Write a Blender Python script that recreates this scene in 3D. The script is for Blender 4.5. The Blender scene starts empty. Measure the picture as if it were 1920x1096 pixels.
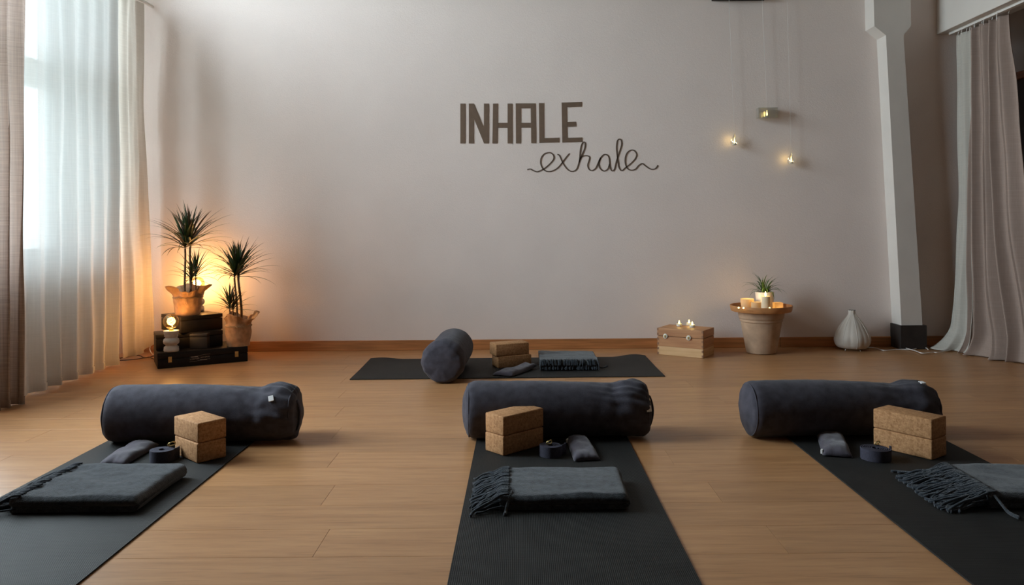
import bpy, bmesh, math, random
from mathutils import Vector, Matrix, noise
random.seed(7)
SC = bpy.context.scene
COL = SC.collection
PI = math.pi

# ---------------------------------------------------------------- camera
F = 1450.0; PX, PY = 975.0, 422.0; HC = 0.89; ROLL = 0.008
cam_d = bpy.data.cameras.new('camera'); cam = bpy.data.objects.new('camera', cam_d); COL.objects.link(cam)
cam.location = (0, 0, HC); cam.rotation_euler = (PI/2, ROLL, 0)
cam_d.sensor_fit = 'HORIZONTAL'; cam_d.sensor_width = 36.0; cam_d.lens = 36.0*F/1920
cam_d.shift_x = (960-PX)/1920; cam_d.shift_y = (PY-548)/1920
cam_d.clip_start = 0.05
SC.camera = cam

# ---------------------------------------------------------------- world, light, exposure
SC.view_settings.view_transform = 'Standard'
SC.view_settings.look = 'None'
SC.view_settings.gamma = 1.0
SC.view_settings.use_curve_mapping = False
SC.view_settings.exposure = 0.0
SC.cycles.use_denoising = True
SC.cycles.max_bounces = 10
SC.cycles.diffuse_bounces = 6
SC.cycles.transparent_max_bounces = 16
SC.cycles.sample_clamp_indirect = 6.0
SC.cycles.caustics_reflective = False
SC.cycles.caustics_refractive = False
SKY = 34.5
world = bpy.data.worlds.new('overcast_sky'); SC.world = world; world.use_nodes = True
wn = world.node_tree.nodes; wl = world.node_tree.links
bg = wn['Background']; bg.inputs['Strength'].default_value = SKY
tc = wn.new('ShaderNodeTexCoord'); sx = wn.new('ShaderNodeSeparateXYZ'); rmp = wn.new('ShaderNodeValToRGB')
wl.new(tc.outputs['Generated'], sx.inputs[0]); 
mp = wn.new('ShaderNodeMapRange'); mp.inputs[1].default_value = -0.4; mp.inputs[2].default_value = 0.6
wl.new(sx.outputs[2], mp.inputs[0]); wl.new(mp.outputs[0], rmp.inputs[0])
rmp.color_ramp.elements[0].position = 0.25; rmp.color_ramp.elements[0].color = (0.30, 0.36, 0.36, 1)
rmp.color_ramp.elements[1].position = 0.48; rmp.color_ramp.elements[1].color = (0.82, 0.925, 1.0, 1)
wl.new(rmp.outputs[0], bg.inputs[0])
WINS = [(2.75, 5.06)]         # left wall opening (y0, y1); bare near part added out of view for daylight
WZ0, WZ1 = 0.70, 3.30  # upper part, bare above the rail, added out of view to brighten the room
for k, (a, b) in enumerate(WINS):          # portals sample the sky through the openings
    ld = bpy.data.lights.new('sky_portal', 'AREA'); ld.shape = 'RECTANGLE'
    ld.size = b-a; ld.size_y = WZ1-WZ0; ld.cycles.is_portal = True
    lo = bpy.data.objects.new('sky_portal', ld); COL.objects.link(lo)
    lo.location = (-3.12, (a+b)/2, (WZ0+WZ1)/2); lo.rotation_euler = (PI/2, 0, -PI/2)

# ---------------------------------------------------------------- pixel helpers
cr, sr = math.cos(ROLL), math.sin(ROLL)
def ray(px, py):
    u = (px-PX)/F; v = (PY-py)/F
    return Vector((u*cr+v*sr, 1.0, -u*sr+v*cr))
def at_z(px, py, z=0.0):
    d = ray(px, py); t = (z-HC)/d.z
    return Vector((0, 0, HC)) + d*t
def at_y(px, py, y):
    d = ray(px, py)
    return Vector((0, 0, HC)) + d*y
YW = 5.56        # back wall
XL = -2.85       # window wall
XR = 3.05        # right wall
ZC = 3.60        # ceiling
YB = -1.6        # wall behind the camera

# ---------------------------------------------------------------- materials
def new_mat(name):
    m = bpy.data.materials.new(name); m.use_nodes = True
    nt = m.node_tree; b = nt.nodes['Principled BSDF']
    return m, nt, b
def N(nt, t, **k):
    n = nt.nodes.new(t)
    for a, v in k.items(): setattr(n, a, v)
    return n
def mat(name, col, rough=0.6, metal=0.0, var=0.12, scale=20.0, bump=0.0, bscale=80.0, spec=0.5, sheen=0.0, stretch=(1,1,1), coat=0.0, detail=4):
    m, nt, b = new_mat(name)
    b.inputs['Roughness'].default_value = rough; b.inputs['Metallic'].default_value = metal
    b.inputs['Specular IOR Level'].default_value = spec
    if sheen: b.inputs['Sheen Weight'].default_value = sheen; b.inputs['Sheen Roughness'].default_value = 0.5
    if coat: b.inputs['Coat Weight'].default_value = coat
    t = N(nt, 'ShaderNodeTexCoord'); mpp = N(nt, 'ShaderNodeMapping'); mpp.inputs['Scale'].default_value = stretch
    nt.links.new(t.outputs['Object'], mpp.inputs[0])
    n = N(nt, 'ShaderNodeTexNoise'); n.inputs['Scale'].default_value = scale; n.inputs['Detail'].default_value = detail
    nt.links.new(mpp.outputs[0], n.inputs['Vector'])
    r = N(nt, 'ShaderNodeValToRGB')
    lo = [max(0, c*(1-var*1.6)) for c in col]; hi = [min(1, c*(1+var*1.6)) for c in col]
    r.color_ramp.elements[0].position = 0.3; r.color_ramp.elements[0].color = (*lo, 1)
    r.color_ramp.elements[1].position = 0.7; r.color_ramp.elements[1].color = (*hi, 1)
    nt.links.new(n.outputs['Fac'], r.inputs[0]); nt.links.new(r.outputs[0], b.inputs['Base Color'])
    if bump:
        n2 = N(nt, 'ShaderNodeTexNoise'); n2.inputs['Scale'].default_value = bscale; n2.inputs['Detail'].default_value = 3
        nt.links.new(mpp.outputs[0], n2.inputs['Vector'])
        bp = N(nt, 'ShaderNodeBump'); bp.inputs['Strength'].default_value = bump; bp.inputs['Distance'].default_value = 0.004
        nt.links.new(n2.outputs['Fac'], bp.inputs['Height']); nt.links.new(bp.outputs[0], b.inputs['Normal'])
    return m
def emis(name, col, s):
    m, nt, b = new_mat(name)
    b.inputs['Base Color'].default_value = (*[min(1, c) for c in col], 1)
    b.inputs['Emission Color'].default_value = (*col, 1); b.inputs['Emission Strength'].default_value = s
    return m
def glassy(name, col, trans=0.75, rough=0.03):
    m, nt, b = new_mat(name)
    b.inputs['Base Color'].default_value = (*col, 1); b.inputs['Roughness'].default_value = rough
    b.inputs['Specular IOR Level'].default_value = 0.8
    tr = N(nt, 'ShaderNodeBsdfTransparent'); tr.inputs[0].default_value = (*col, 1)
    mx = N(nt, 'ShaderNodeMixShader'); fr = N(nt, 'ShaderNodeLayerWeight'); fr.inputs[0].default_value = 0.35
    mr = N(nt, 'ShaderNodeMapRange'); mr.inputs[3].default_value = 1-trans; mr.inputs[4].default_value = 0.7
    nt.links.new(fr.outputs['Facing'], mr.inputs[0]); nt.links.new(mr.outputs[0], mx.inputs[0])
    gl = N(nt, 'ShaderNodeBsdfGlossy'); gl.inputs['Color'].default_value = (*col, 1); gl.inputs['Roughness'].default_value = rough
    nt.links.new(tr.outputs[0], mx.inputs[1]); nt.links.new(gl.outputs[0], mx.inputs[2])
    nt.links.new(mx.outputs[0], nt.nodes['Material Output'].inputs[0])
    return m
def cloth(name, col, tcol, transp, translucent, weave=420.0, slub=0.3):
    """woven fabric that lets daylight through: transparent gaps, translucent and diffuse threads"""
    m, nt, b = new_mat(name); L = nt.links
    t = N(nt, 'ShaderNodeTexCoord'); mpp = N(nt, 'ShaderNodeMapping'); mpp.inputs['Scale'].default_value = (6, 6, 160)
    L.new(t.outputs['Object'], mpp.inputs[0])
    n = N(nt, 'ShaderNodeTexNoise'); n.inputs['Scale'].default_value = 1.0; n.inputs['Detail'].default_value = 5
    L.new(mpp.outputs[0], n.inputs['Vector'])
    mpv = N(nt, 'ShaderNodeMapping'); mpv.inputs['Scale'].default_value = (160, 160, 3); L.new(t.outputs['Object'], mpv.inputs[0])
    nv = N(nt, 'ShaderNodeTexNoise'); nv.inputs['Scale'].default_value = 1.0; nv.inputs['Detail'].default_value = 3; L.new(mpv.outputs[0], nv.inputs['Vector'])
    ad = N(nt, 'ShaderNodeMath', operation='ADD'); L.new(n.outputs['Fac'], ad.inputs[0]); L.new(nv.outputs['Fac'], ad.inputs[1])
    hv = N(nt, 'ShaderNodeMath', operation='MULTIPLY'); hv.inputs[1].default_value = 0.5; L.new(ad.outputs[0], hv.inputs[0])
    d = N(nt, 'ShaderNodeBsdfDiffuse'); tl = N(nt, 'ShaderNodeBsdfTranslucent'); tr = N(nt, 'ShaderNodeBsdfTransparent')
    r = N(nt, 'ShaderNodeValToRGB'); r.color_ramp.elements[0].position = 0.35; r.color_ramp.elements[1].position = 0.65
    r.color_ramp.elements[0].color = (*[c*(1-slub*0.5) for c in col], 1); r.color_ramp.elements[1].color = (*col, 1)
    L.new(hv.outputs[0], r.inputs[0]); L.new(r.outputs[0], d.inputs[0]); tl.inputs[0].default_value = (*tcol, 1)
    bp = N(nt, 'ShaderNodeBump'); bp.inputs['Strength'].default_value = 0.25; bp.inputs['Distance'].default_value = 0.002
    L.new(hv.outputs[0], bp.inputs['Height']); L.new(bp.outputs[0], d.inputs['Normal'])
    m1 = N(nt, 'ShaderNodeMixShader'); m1.inputs[0].default_value = translucent
    L.new(d.outputs[0], m1.inputs[1]); L.new(tl.outputs[0], m1.inputs[2])
    m2 = N(nt, 'ShaderNodeMixShader')
    mr = N(nt, 'ShaderNodeMapRange'); mr.inputs[1].default_value = 0.38; mr.inputs[2].default_value = 0.62
    mr.inputs[3].default_value = transp*(1+slub); mr.inputs[4].default_value = transp*(1-slub)
    L.new(hv.outputs[0], mr.inputs[0]); L.new(mr.outputs[0], m2.inputs[0])
    L.new(m1.outputs[0], m2.inputs[1]); L.new(tr.outputs[0], m2.inputs[2])
    L.new(m2.outputs[0], nt.nodes['Material Output'].inputs[0])
    return m

M = {}
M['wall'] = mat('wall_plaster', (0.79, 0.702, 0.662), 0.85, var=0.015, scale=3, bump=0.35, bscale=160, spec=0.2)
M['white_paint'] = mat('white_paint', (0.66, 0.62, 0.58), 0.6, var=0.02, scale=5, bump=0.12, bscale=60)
M['low_bounce_wall'] = mat('low_bounce_taupe', (0.20, 0.16, 0.135), 0.9, var=0.03, scale=3)  # unseen walls, toned dark to cut bounce light
M['ceiling'] = mat('ceiling_paint', (0.42, 0.36, 0.31), 0.9, var=0.02, scale=3)  # ceiling tone darkened out of view to reduce bounce light
M['frame'] = mat('window_frame_paint', (0.75, 0.75, 0.74), 0.4, var=0.02, scale=6)
M['skirt'] = mat('skirting_wood', (0.42, 0.175, 0.062), 0.45, var=0.16, scale=3, stretch=(1.2, 20, 20), bump=0.05)
M['fabric'] = mat('slate_cotton', (0.056, 0.053, 0.068), 0.9, var=0.14, scale=30, bump=0.35, bscale=500, sheen=0.10, spec=0.15)
M['pillow'] = mat('plum_grey_cotton', (0.070, 0.062, 0.082), 0.85, var=0.1, scale=40, bump=0.3, bscale=500, sheen=0.3, spec=0.2)
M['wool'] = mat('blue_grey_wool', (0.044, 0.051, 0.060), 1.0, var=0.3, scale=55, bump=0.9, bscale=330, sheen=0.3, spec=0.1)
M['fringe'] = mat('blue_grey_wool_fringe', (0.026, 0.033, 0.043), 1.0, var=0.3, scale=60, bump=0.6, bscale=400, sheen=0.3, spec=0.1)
M['strap'] = mat('navy_webbing', (0.045, 0.044, 0.066), 0.75, var=0.15, scale=200, bump=0.4, bscale=600, spec=0.3)
M['brass'] = mat('antique_brass', (0.65, 0.50, 0.22), 0.3, metal=1.0, var=0.05)
M['tag'] = mat('white_tag', (0.80, 0.80, 0.80), 0.7, var=0.03)
M['black_box'] = mat('black_stained_wood', (0.0075, 0.006, 0.006), 0.5, var=0.25, scale=14, spec=0.3, stretch=(1, 1, 6), bump=0.08)
M['dark_box'] = mat('charcoal_box_board', (0.017, 0.015, 0.016), 0.55, var=0.15, scale=14)
M['base_black'] = mat('black_plinth_paint', (0.022, 0.016, 0.014), 0.6, var=0.2, scale=14)
M['concrete'] = mat('pale_ceramic', (0.50, 0.48, 0.45), 0.6, var=0.06, scale=40)
M['kraft'] = mat('kraft_paper', (0.44, 0.25, 0.13), 0.75, var=0.14, scale=30, bump=0.3, bscale=60)
M['twine'] = mat('jute_twine', (0.42, 0.27, 0.14), 0.9, var=0.2, scale=200)
M['soil'] = mat('potting_soil', (0.03, 0.018, 0.010), 1.0, var=0.4, scale=90, bump=0.8, bscale=120)
M['stem'] = mat('dracaena_stem', (0.16, 0.10, 0.055), 0.8, var=0.3, scale=60, bump=0.5)
M['leaf'] = mat('dracaena_leaf', (0.022, 0.058, 0.020), 0.42, var=0.35, scale=9)  # green darkened so the colour itself carries the backlit look
M['leaf2'] = mat('dracaena_leaf_red_edge', (0.050, 0.034, 0.020), 0.45, var=0.35, scale=9)
M['leaf3'] = mat('spider_plant_leaf', (0.07, 0.14, 0.035), 0.45, var=0.35, scale=20)
M['terracotta'] = mat('weathered_terracotta', (0.44, 0.30, 0.20), 0.85, var=0.12, scale=12, bump=0.25, bscale=90)
M['saucer'] = mat('orange_terracotta', (0.48, 0.22, 0.08), 0.6, var=0.12, scale=16, bump=0.1)
M['ceramic'] = mat('white_glazed_ceramic', (0.68, 0.67, 0.66), 0.3, var=0.02)
M['wax'] = mat('ivory_wax', (0.80, 0.68, 0.48), 0.5, var=0.04, scale=20)
M['paper'] = mat('white_rice_paper', (0.72, 0.68, 0.63), 0.9, var=0.05, scale=30, bump=0.3, bscale=50)
M['white_plastic'] = mat('white_plastic', (0.75, 0.72, 0.69), 0.4, var=0.02)
M['black_cable'] = mat('dark_brown_cable', (0.05, 0.02, 0.018), 0.5, var=0.1)
M['letter'] = mat('brown_vinyl', (0.15, 0.098, 0.066), 0.7, var=0.05, scale=30)
M['letter2'] = mat('dark_brown_paint', (0.105, 0.07, 0.05), 0.7, var=0.05, scale=30)
M['print'] = mat('bronze_foil_print', (0.42, 0.34, 0.26), 0.5, var=0.1)
M['shelf_wood'] = mat('red_brown_shelf_wood', (0.34, 0.10, 0.03), 0.5, var=0.2, scale=4, stretch=(1, 10, 10))
M['shelf_dark'] = mat('dark_shelf_wood', (0.035, 0.018, 0.012), 0.6, var=0.2, scale=6)
M['tin'] = mat('tealight_white_cup', (0.72, 0.70, 0.62), 0.4, var=0.03)
M['glass_clear'] = glassy('clear_glass', (0.97, 0.98, 0.98), 0.84, rough=0.12)
M['glass_pane'] = glassy('window_glass', (0.98, 1.0, 1.0), 0.97)
M['glass_amber'] = glassy('amber_bulb_glass', (1.0, 0.88, 0.62), 0.93)
M['string'] = mat('white_cotton_string', (0.72, 0.69, 0.66), 0.9, var=0.03)
M['flame'] = emis('led_flame', (1.0, 0.72, 0.20), 9.0)
M['filament'] = emis('led_filament', (1.0, 0.62, 0.20), 9.0)
M['votive_glow'] = mat('frosted_votive_glass', (0.80, 0.70, 0.50), 0.5, var=0.05)
M['sheer'] = cloth('sheer_white_voile', (0.80, 0.80, 0.78), (0.34, 0.352, 0.350), 0.024, 0.20, slub=0.18)
M['sheer_thick'] = cloth('cream_voile', (0.74, 0.70, 0.65), (0.62, 0.58, 0.52), 0.03, 0.3)
M['linen'] = cloth('greige_linen', (0.56, 0.46, 0.40), (0.30, 0.235, 0.205), 0.009, 0.20, slub=0.7)
M['linen_white'] = cloth('white_linen', (0.55, 0.52, 0.47), (0.6, 0.6, 0.58), 0.01, 0.12)
M['linen_dusk'] = cloth('greige_linen_heavy', (0.37, 0.285, 0.245), (0.30, 0.24, 0.20), 0.003, 0.05, slub=0.3)

def translucent_mat(name, col, f):
    m, nt, b = new_mat(name); b.inputs['Roughness'].default_value = 0.5
    t = N(nt, 'ShaderNodeTexCoord'); n = N(nt, 'ShaderNodeTexNoise'); n.inputs['Scale'].default_value = 25; nt.links.new(t.outputs['Object'], n.inputs['Vector'])
    r = N(nt, 'ShaderNodeValToRGB'); r.color_ramp.elements[0].color = (*[c*0.93 for c in col], 1); r.color_ramp.elements[1].color = (*col, 1)
    nt.links.new(n.outputs['Fac'], r.inputs[0]); nt.links.new(r.outputs[0], b.inputs['Base Color'])
    tl = N(nt, 'ShaderNodeBsdfTranslucent'); nt.links.new(r.outputs[0], tl.inputs[0]); mx = N(nt, 'ShaderNodeMixShader'); mx.inputs[0].default_value = f
    nt.links.new(b.outputs[0], mx.inputs[1]); nt.links.new(tl.outputs[0], mx.inputs[2]); nt.links.new(mx.outputs[0], nt.nodes['Material Output'].inputs[0])
    return m
M['votive_glow'] = translucent_mat('frosted_votive_glass', (0.85, 0.70, 0.45), 0.45)
M['wax_glow'] = translucent_mat('glowing_ivory_wax', (0.85, 0.68, 0.42), 0.45)
M['paper'] = translucent_mat('white_rice_paper', (0.66, 0.61, 0.55), 0.15)
def mat_cork():
    m, nt, b = new_mat('cork'); L = nt.links
    b.inputs['Roughness'].default_value = 0.8; b.inputs['Specular IOR Level'].default_value = 0.25
    t = N(nt, 'ShaderNodeTexCoord')
    v = N(nt, 'ShaderNodeTexVoronoi'); v.inputs['Scale'].default_value = 190; L.new(t.outputs['Object'], v.inputs['Vector'])
    n = N(nt, 'ShaderNodeTexNoise'); n.inputs['Scale'].default_value = 70; n.inputs['Detail'].default_value = 6; L.new(t.outputs['Object'], n.inputs['Vector'])
    mx = N(nt, 'ShaderNodeMixRGB'); mx.inputs[0].default_value = 0.68
    L.new(v.outputs['Color'], mx.inputs[1]); L.new(n.outputs['Fac'], mx.inputs[2])
    bw = N(nt, 'ShaderNodeRGBToBW'); L.new(mx.outputs[0], bw.inputs[0])
    r = N(nt, 'ShaderNodeValToRGB'); e = r.color_ramp.elements
    e[0].position = 0.25; e[0].color = (0.27, 0.125, 0.050, 1); e[1].position = 0.7; e[1].color = (0.52, 0.285, 0.135, 1)
    L.new(bw.outputs[0], r.inputs[0]); L.new(r.outputs[0], b.inputs['Base Color'])
    bp = N(nt, 'ShaderNodeBump'); bp.inputs['Strength'].default_value = 0.3; bp.inputs['Distance'].default_value = 0.002
    L.new(bw.outputs[0], bp.inputs['Height']); L.new(bp.outputs[0], b.inputs['Normal'])
    return m
M['cork'] = mat_cork()

def mat_mat():
    m, nt, b = new_mat('charcoal_mat_rubber'); L = nt.links
    b.inputs['Roughness'].default_value = 0.66; b.inputs['Specular IOR Level'].default_value = 0.28
    t = N(nt, 'ShaderNodeTexCoord')
    w1 = N(nt, 'ShaderNodeTexWave', wave_type='BANDS', bands_direction='X'); w1.inputs['Scale'].default_value = 62
    w2 = N(nt, 'ShaderNodeTexWave', wave_type='BANDS', bands_direction='Y'); w2.inputs['Scale'].default_value = 50
    for w in (w1, w2): L.new(t.outputs['Object'], w.inputs['Vector']); w.inputs['Distortion'].default_value = 0.4
    a = N(nt, 'ShaderNodeMath', operation='MULTIPLY'); L.new(w1.outputs['Fac'], a.inputs[0]); L.new(w2.outputs['Fac'], a.inputs[1])
    n = N(nt, 'ShaderNodeTexNoise'); n.inputs['Scale'].default_value = 9; n.inputs['Detail'].default_value = 6; L.new(t.outputs['Object'], n.inputs['Vector'])
    r = N(nt, 'ShaderNodeValToRGB'); e = r.color_ramp.elements
    e[0].position = 0.3; e[0].color = (0.011, 0.011, 0.011, 1); e[1].position = 0.75; e[1].color = (0.019, 0.019, 0.018, 1)
    L.new(n.outputs['Fac'], r.inputs[0]); L.new(r.outputs[0], b.inputs['Base Color'])
    bp = N(nt, 'ShaderNodeBump'); bp.inputs['Strength'].default_value = 0.6; bp.inputs['Distance'].default_value = 0.0016
    L.new(a.outputs[0], bp.inputs['Height']); L.new(bp.outputs[0], b.inputs['Normal'])
    return m
M['mat'] = mat_mat()

def mat_floor():
    m, nt, b = new_mat('oak_laminate'); L = nt.links
    t = N(nt, 'ShaderNodeTexCoord'); oi = N(nt, 'ShaderNodeObjectInfo')
    add = N(nt, 'ShaderNodeVectorMath', operation='MULTIPLY_ADD')
    cmb = N(nt, 'ShaderNodeCombineXYZ')
    for k in range(3): L.new(oi.outputs['Random'], cmb.inputs[k])
    L.new(cmb.outputs[0], add.inputs[0]); add.inputs[1].default_value = (37, 53, 11); L.new(t.outputs['Object'], add.inputs[2])
    m1 = N(nt, 'ShaderNodeMapping'); m1.inputs['Scale'].default_value = (1.1, 13, 1); L.new(add.outputs[0], m1.inputs[0])
    n1 = N(nt, 'ShaderNodeTexNoise'); n1.inputs['Scale'].default_value = 2.2; n1.inputs['Detail'].default_value = 7; n1.inputs['Roughness'].default_value = 0.62
    L.new(m1.outputs[0], n1.inputs['Vector'])
    m2 = N(nt, 'ShaderNodeMapping'); m2.inputs['Scale'].default_value = (9, 150, 1); L.new(add.outputs[0], m2.inputs[0])
    n2 = N(nt, 'ShaderNodeTexNoise'); n2.inputs['Scale'].default_value = 1.0; n2.inputs['Detail'].default_value = 4; L.new(m2.outputs[0], n2.inputs['Vector'])
    r = N(nt, 'ShaderNodeValToRGB'); e = r.color_ramp.elements
    e[0].position = 0.28; e[0].color = (0.36, 0.174, 0.072, 1); e[1].position = 0.70; e[1].color = (0.50, 0.265, 0.120, 1)
    L.new(n1.outputs['Fac'], r.inputs[0])
    r2 = N(nt, 'ShaderNodeValToRGB'); e = r2.color_ramp.elements
    e[0].position = 0.33; e[0].color = (0.68, 0.64, 0.60, 1); e[1].position = 0.46; e[1].color = (1, 1, 1, 1)
    L.new(n2.outputs['Fac'], r2.inputs[0])
    mu = N(nt, 'ShaderNodeMixRGB', blend_type='MULTIPLY'); mu.inputs[0].default_value = 0.55
    L.new(r.outputs[0], mu.inputs[1]); L.new(r2.outputs[0], mu.inputs[2])
    # small tone difference between planks
    mr = N(nt, 'ShaderNodeMapRange'); mr.inputs[3].default_value = 0.91; mr.inputs[4].default_value = 1.06; L.new(oi.outputs['Random'], mr.inputs[0])
    mu2 = N(nt, 'ShaderNodeVectorMath', operation='SCALE'); L.new(mu.outputs[0], mu2.inputs[0]); L.new(mr.outputs[0], mu2.inputs['Scale'])
    L.new(mu2.outputs[0], b.inputs['Base Color'])
    b.inputs['Roughness'].default_value = 0.34; b.inputs['Specular IOR Level'].default_value = 0.5
    bp = N(nt, 'ShaderNodeBump'); bp.inputs['Strength'].default_value = 0.10; bp.inputs['Distance'].default_value = 0.001
    L.new(n2.outputs['Fac'], bp.inputs['Height']); L.new(bp.outputs[0], b.inputs['Normal'])
    return m
M['floor'] = mat_floor()
def mat_pine(name, c0, c1):
    m, nt, b = new_mat(name); L = nt.links
    t = N(nt, 'ShaderNodeTexCoord'); mm = N(nt, 'ShaderNodeMapping'); mm.inputs['Scale'].default_value = (3, 3, 40); L.new(t.outputs['Object'], mm.inputs[0])
    n = N(nt, 'ShaderNodeTexNoise'); n.inputs['Scale'].default_value = 1.2; n.inputs['Detail'].default_value = 6; L.new(mm.outputs[0], n.inputs['Vector'])
    r = N(nt, 'ShaderNodeValToRGB'); e = r.color_ramp.elements
    e[0].position = 0.3; e[0].color = (*c0, 1); e[1].position = 0.7; e[1].color = (*c1, 1)
    L.new(n.outputs['Fac'], r.inputs[0]); L.new(r.outputs[0], b.inputs['Base Color']); b.inputs['Roughness'].default_value = 0.5
    return m
M['pine_light'] = mat_pine('light_pine_board', (0.56, 0.34, 0.155), (0.68, 0.45, 0.24))
M['pine_dark'] = mat_pine('brown_pine_board', (0.36, 0.155, 0.065), (0.52, 0.27, 0.12))
M['pine_joint'] = mat_pine('finger_joint_end_grain', (0.20, 0.09, 0.045), (0.28, 0.14, 0.07))

# ---------------------------------------------------------------- object helpers
def link(o, parent=None):
    COL.objects.link(o)
    if parent is not None: o.parent = parent
    return o
def tag(o, label=None, cat=None, group=None, kind=None):
    if label: o['label'] = label
    if cat: o['category'] = cat
    if group: o['group'] = group
    if kind: o['kind'] = kind
    return o
def root(name, loc, rz=0.0, label=None, cat=None, group=None):
    o = bpy.data.objects.new(name, None); o.empty_display_size = 0.05
    o.location = loc; o.rotation_euler = (0, 0, rz); link(o)
    return tag(o, label, cat, group)
def obj(name, bm, m, parent=None, smooth=False, loc=None, rot=None):
    me = bpy.data.meshes.new(name)
    bmesh.ops.recalc_face_normals(bm, faces=bm.faces[:])
    if smooth:
        for f in bm.faces: f.smooth = True
    bm.to_mesh(me); bm.free()
    me.materials.append(M[m] if isinstance(m, str) else m)
    o = bpy.data.objects.new(name, me); link(o, parent)
    if loc is not None: o.location = loc
    if rot is not None: o.rotation_euler = rot
    return o
def sharp(o, ang=0.6):
    me = o.data
    for p in me.polygons: p.use_smooth = True
    me.set_sharp_from_angle(angle=ang)
    return o
def B(): return bmesh.new()
def box(bm, x0, x1, y0, y1, z0, z1, bev=0.0, seg=2, mtx=None):
    v = [bm.verts.new(p) for p in ((x0,y0,z0),(x1,y0,z0),(x1,y1,z0),(x0,y1,z0),(x0,y0,z1),(x1,y0,z1),(x1,y1,z1),(x0,y1,z1))]
    fs = [bm.faces.new([v[i] for i in q]) for q in ((0,3,2,1),(4,5,6,7),(0,1,5,4),(1,2,6,5),(2,3,7,6),(3,0,4,7))]
    if bev:
        es = list({e for f in fs for e in f.edges})
        r = bmesh.ops.bevel(bm, geom=es, offset=bev, segments=seg, affect='EDGES', profile=0.5)
        if mtx is not None:
            vs = {w for f in r['faces'] for w in f.verts} | {w for w in v if w.is_valid}
            for w in vs: w.co = mtx @ w.co
    elif mtx is not None:
        for w in v: w.co = mtx @ w.co
    return bm
def lathe(bm, prof, n=32, cx=0, cy=0, wob=None, cap0=True, cap1=True):
    rings = []
    for (r, z) in prof:
        ring = []
        for k in range(n):
            a = 2*PI*k/n; rr = r
            if wob: rr = wob(r, z, a)
            ring.append(bm.verts.new((cx+rr*math.cos(a), cy+rr*math.sin(a), z)))
        rings.append(ring)
    for i in range(len(rings)-1):
        for k in range(n):
            bm.faces.new((rings[i][k], rings[i][(k+1)%n], rings[i+1][(k+1)%n], rings[i+1][k]))
    if cap0: bm.faces.new(rings[0][::-1])
    if cap1: bm.faces.new(rings[-1])
    return bm
def catmull(pts, sub=6, closed=False):
    pts = [Vector(p) for p in pts]; out = []
    n = len(pts)
    for i in range(n-1 if not closed else n):
        p0 = pts[(i-1) % n] if (i > 0 or closed) else pts[0]
        p1 = pts[i]; p2 = pts[(i+1) % n]; p3 = pts[(i+2) % n] if (i+2 < n or closed) else pts[-1]
        for k in range(sub):
            t = k/sub
            out.append(0.5*((2*p1)+(-p0+p2)*t+(2*p0-5*p1+4*p2-p3)*t*t+(-p0+3*p1-3*p2+p3)*t**3))
    if not closed: out.append(pts[-1])
    return out
def tube(bm, pts, r, n=8, closed=False):
    """tube along points; r is a number or a function of 0..1"""
    pts = [Vector(p) for p in pts]; rings = []; m = len(pts); up = Vector((0, 0, 1)); prev = None
    for i, p in enumerate(pts):
        if closed: t = pts[(i+1) % m]-pts[i-1]
        else: t = pts[min(i+1, m-1)]-pts[max(i-1, 0)]
        if t.length < 1e-9: t = Vector((1, 0, 0))
        t.normalize()
        if prev is None:
            a = up if abs(t.dot(up)) < 0.9 else Vector((1, 0, 0))
            nx = (a - t*a.dot(t)).normalized()
        else:
            nx = prev - t*prev.dot(t)
            nx = nx.normalized() if nx.length > 1e-6 else Vector((1, 0, 0))
        prev = nx; ny = t.cross(nx)
        rr = r(i/(m-1)) if callable(r) else r
        rings.append([bm.verts.new(p+(nx*math.cos(2*PI*k/n)+ny*math.sin(2*PI*k/n))*rr) for k in range(n)])
    last = m if closed else m-1
    for i in range(last):
        a, b = rings[i], rings[(i+1) % m]
        for k in range(n): bm.faces.new((a[k], a[(k+1)%n], b[(k+1)%n], b[k]))
    if not closed: bm.faces.new(rings[0][::-1]); bm.faces.new(rings[-1])
    return bm
def sphere(bm, c, r, u=20, v=12, sz=1.0):
    mt = Matrix.Translation(c) @ Matrix.Diagonal((r, r, r*sz, 1))
    bmesh.ops.create_uvsphere(bm, u_segments=u, v_segments=v, radius=1.0, matrix=mt)
    return bm
def prism_xz(bm, poly, y0, y1):
    """polygon in x,z extruded along y"""
    a = [bm.verts.new((x, y0, z)) for x, z in poly]; b = [bm.verts.new((x, y1, z)) for x, z in poly]
    bm.faces.new(a); bm.faces.new(b[::-1]); n = len(poly)
    for i in range(n): bm.faces.new((a[i], b[i], b[(i+1)%n], a[(i+1)%n]))
    return bm
def nz(x, y, z, s=1.0, seed=0.0): return noise.noise(Vector((x*s+seed*17.3, y*s-seed*5.1, z*s+seed*2.7)))

# ================================================================= SETTING
def struct(name, bm, m, parent=None, smooth=False):
    o = obj(name, bm, m, parent, smooth)
    if parent is None: o['kind'] = 'structure'
    return o
# floor: sub-floor plus planks laid left to right
fl = struct('floor', box(B(), XL-0.3, 4.6, YB-0.2, YW+0.2, -0.06, -0.002), 'skirt')
PWD, PLN, GAP = 0.193, 1.285, 0.00035
bm = box(B(), GAP, PLN-GAP, GAP, PWD-GAP, -0.0018, 0.0, bev=0.0004, seg=1)
plank0 = obj('plank', bm, 'floor', fl)
first = True; row = 0; y = YW
while y > 0.95:
    y -= PWD; x = XL-0.3 + (-(row*0.47) % 1.0)*PLN - PLN
    while x < 4.3:
        if x+PLN > XL-0.02:
            o = plank0 if first else link(plank0.copy(), fl)
            first = False
            o.location = (x, y, 0)
        x += PLN
    row += 1
bm = box(B(), XL, 4.5, YB, y-GAP, -0.0018, 0.0)
o = obj('laminate_field', bm, 'floor', fl)

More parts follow.
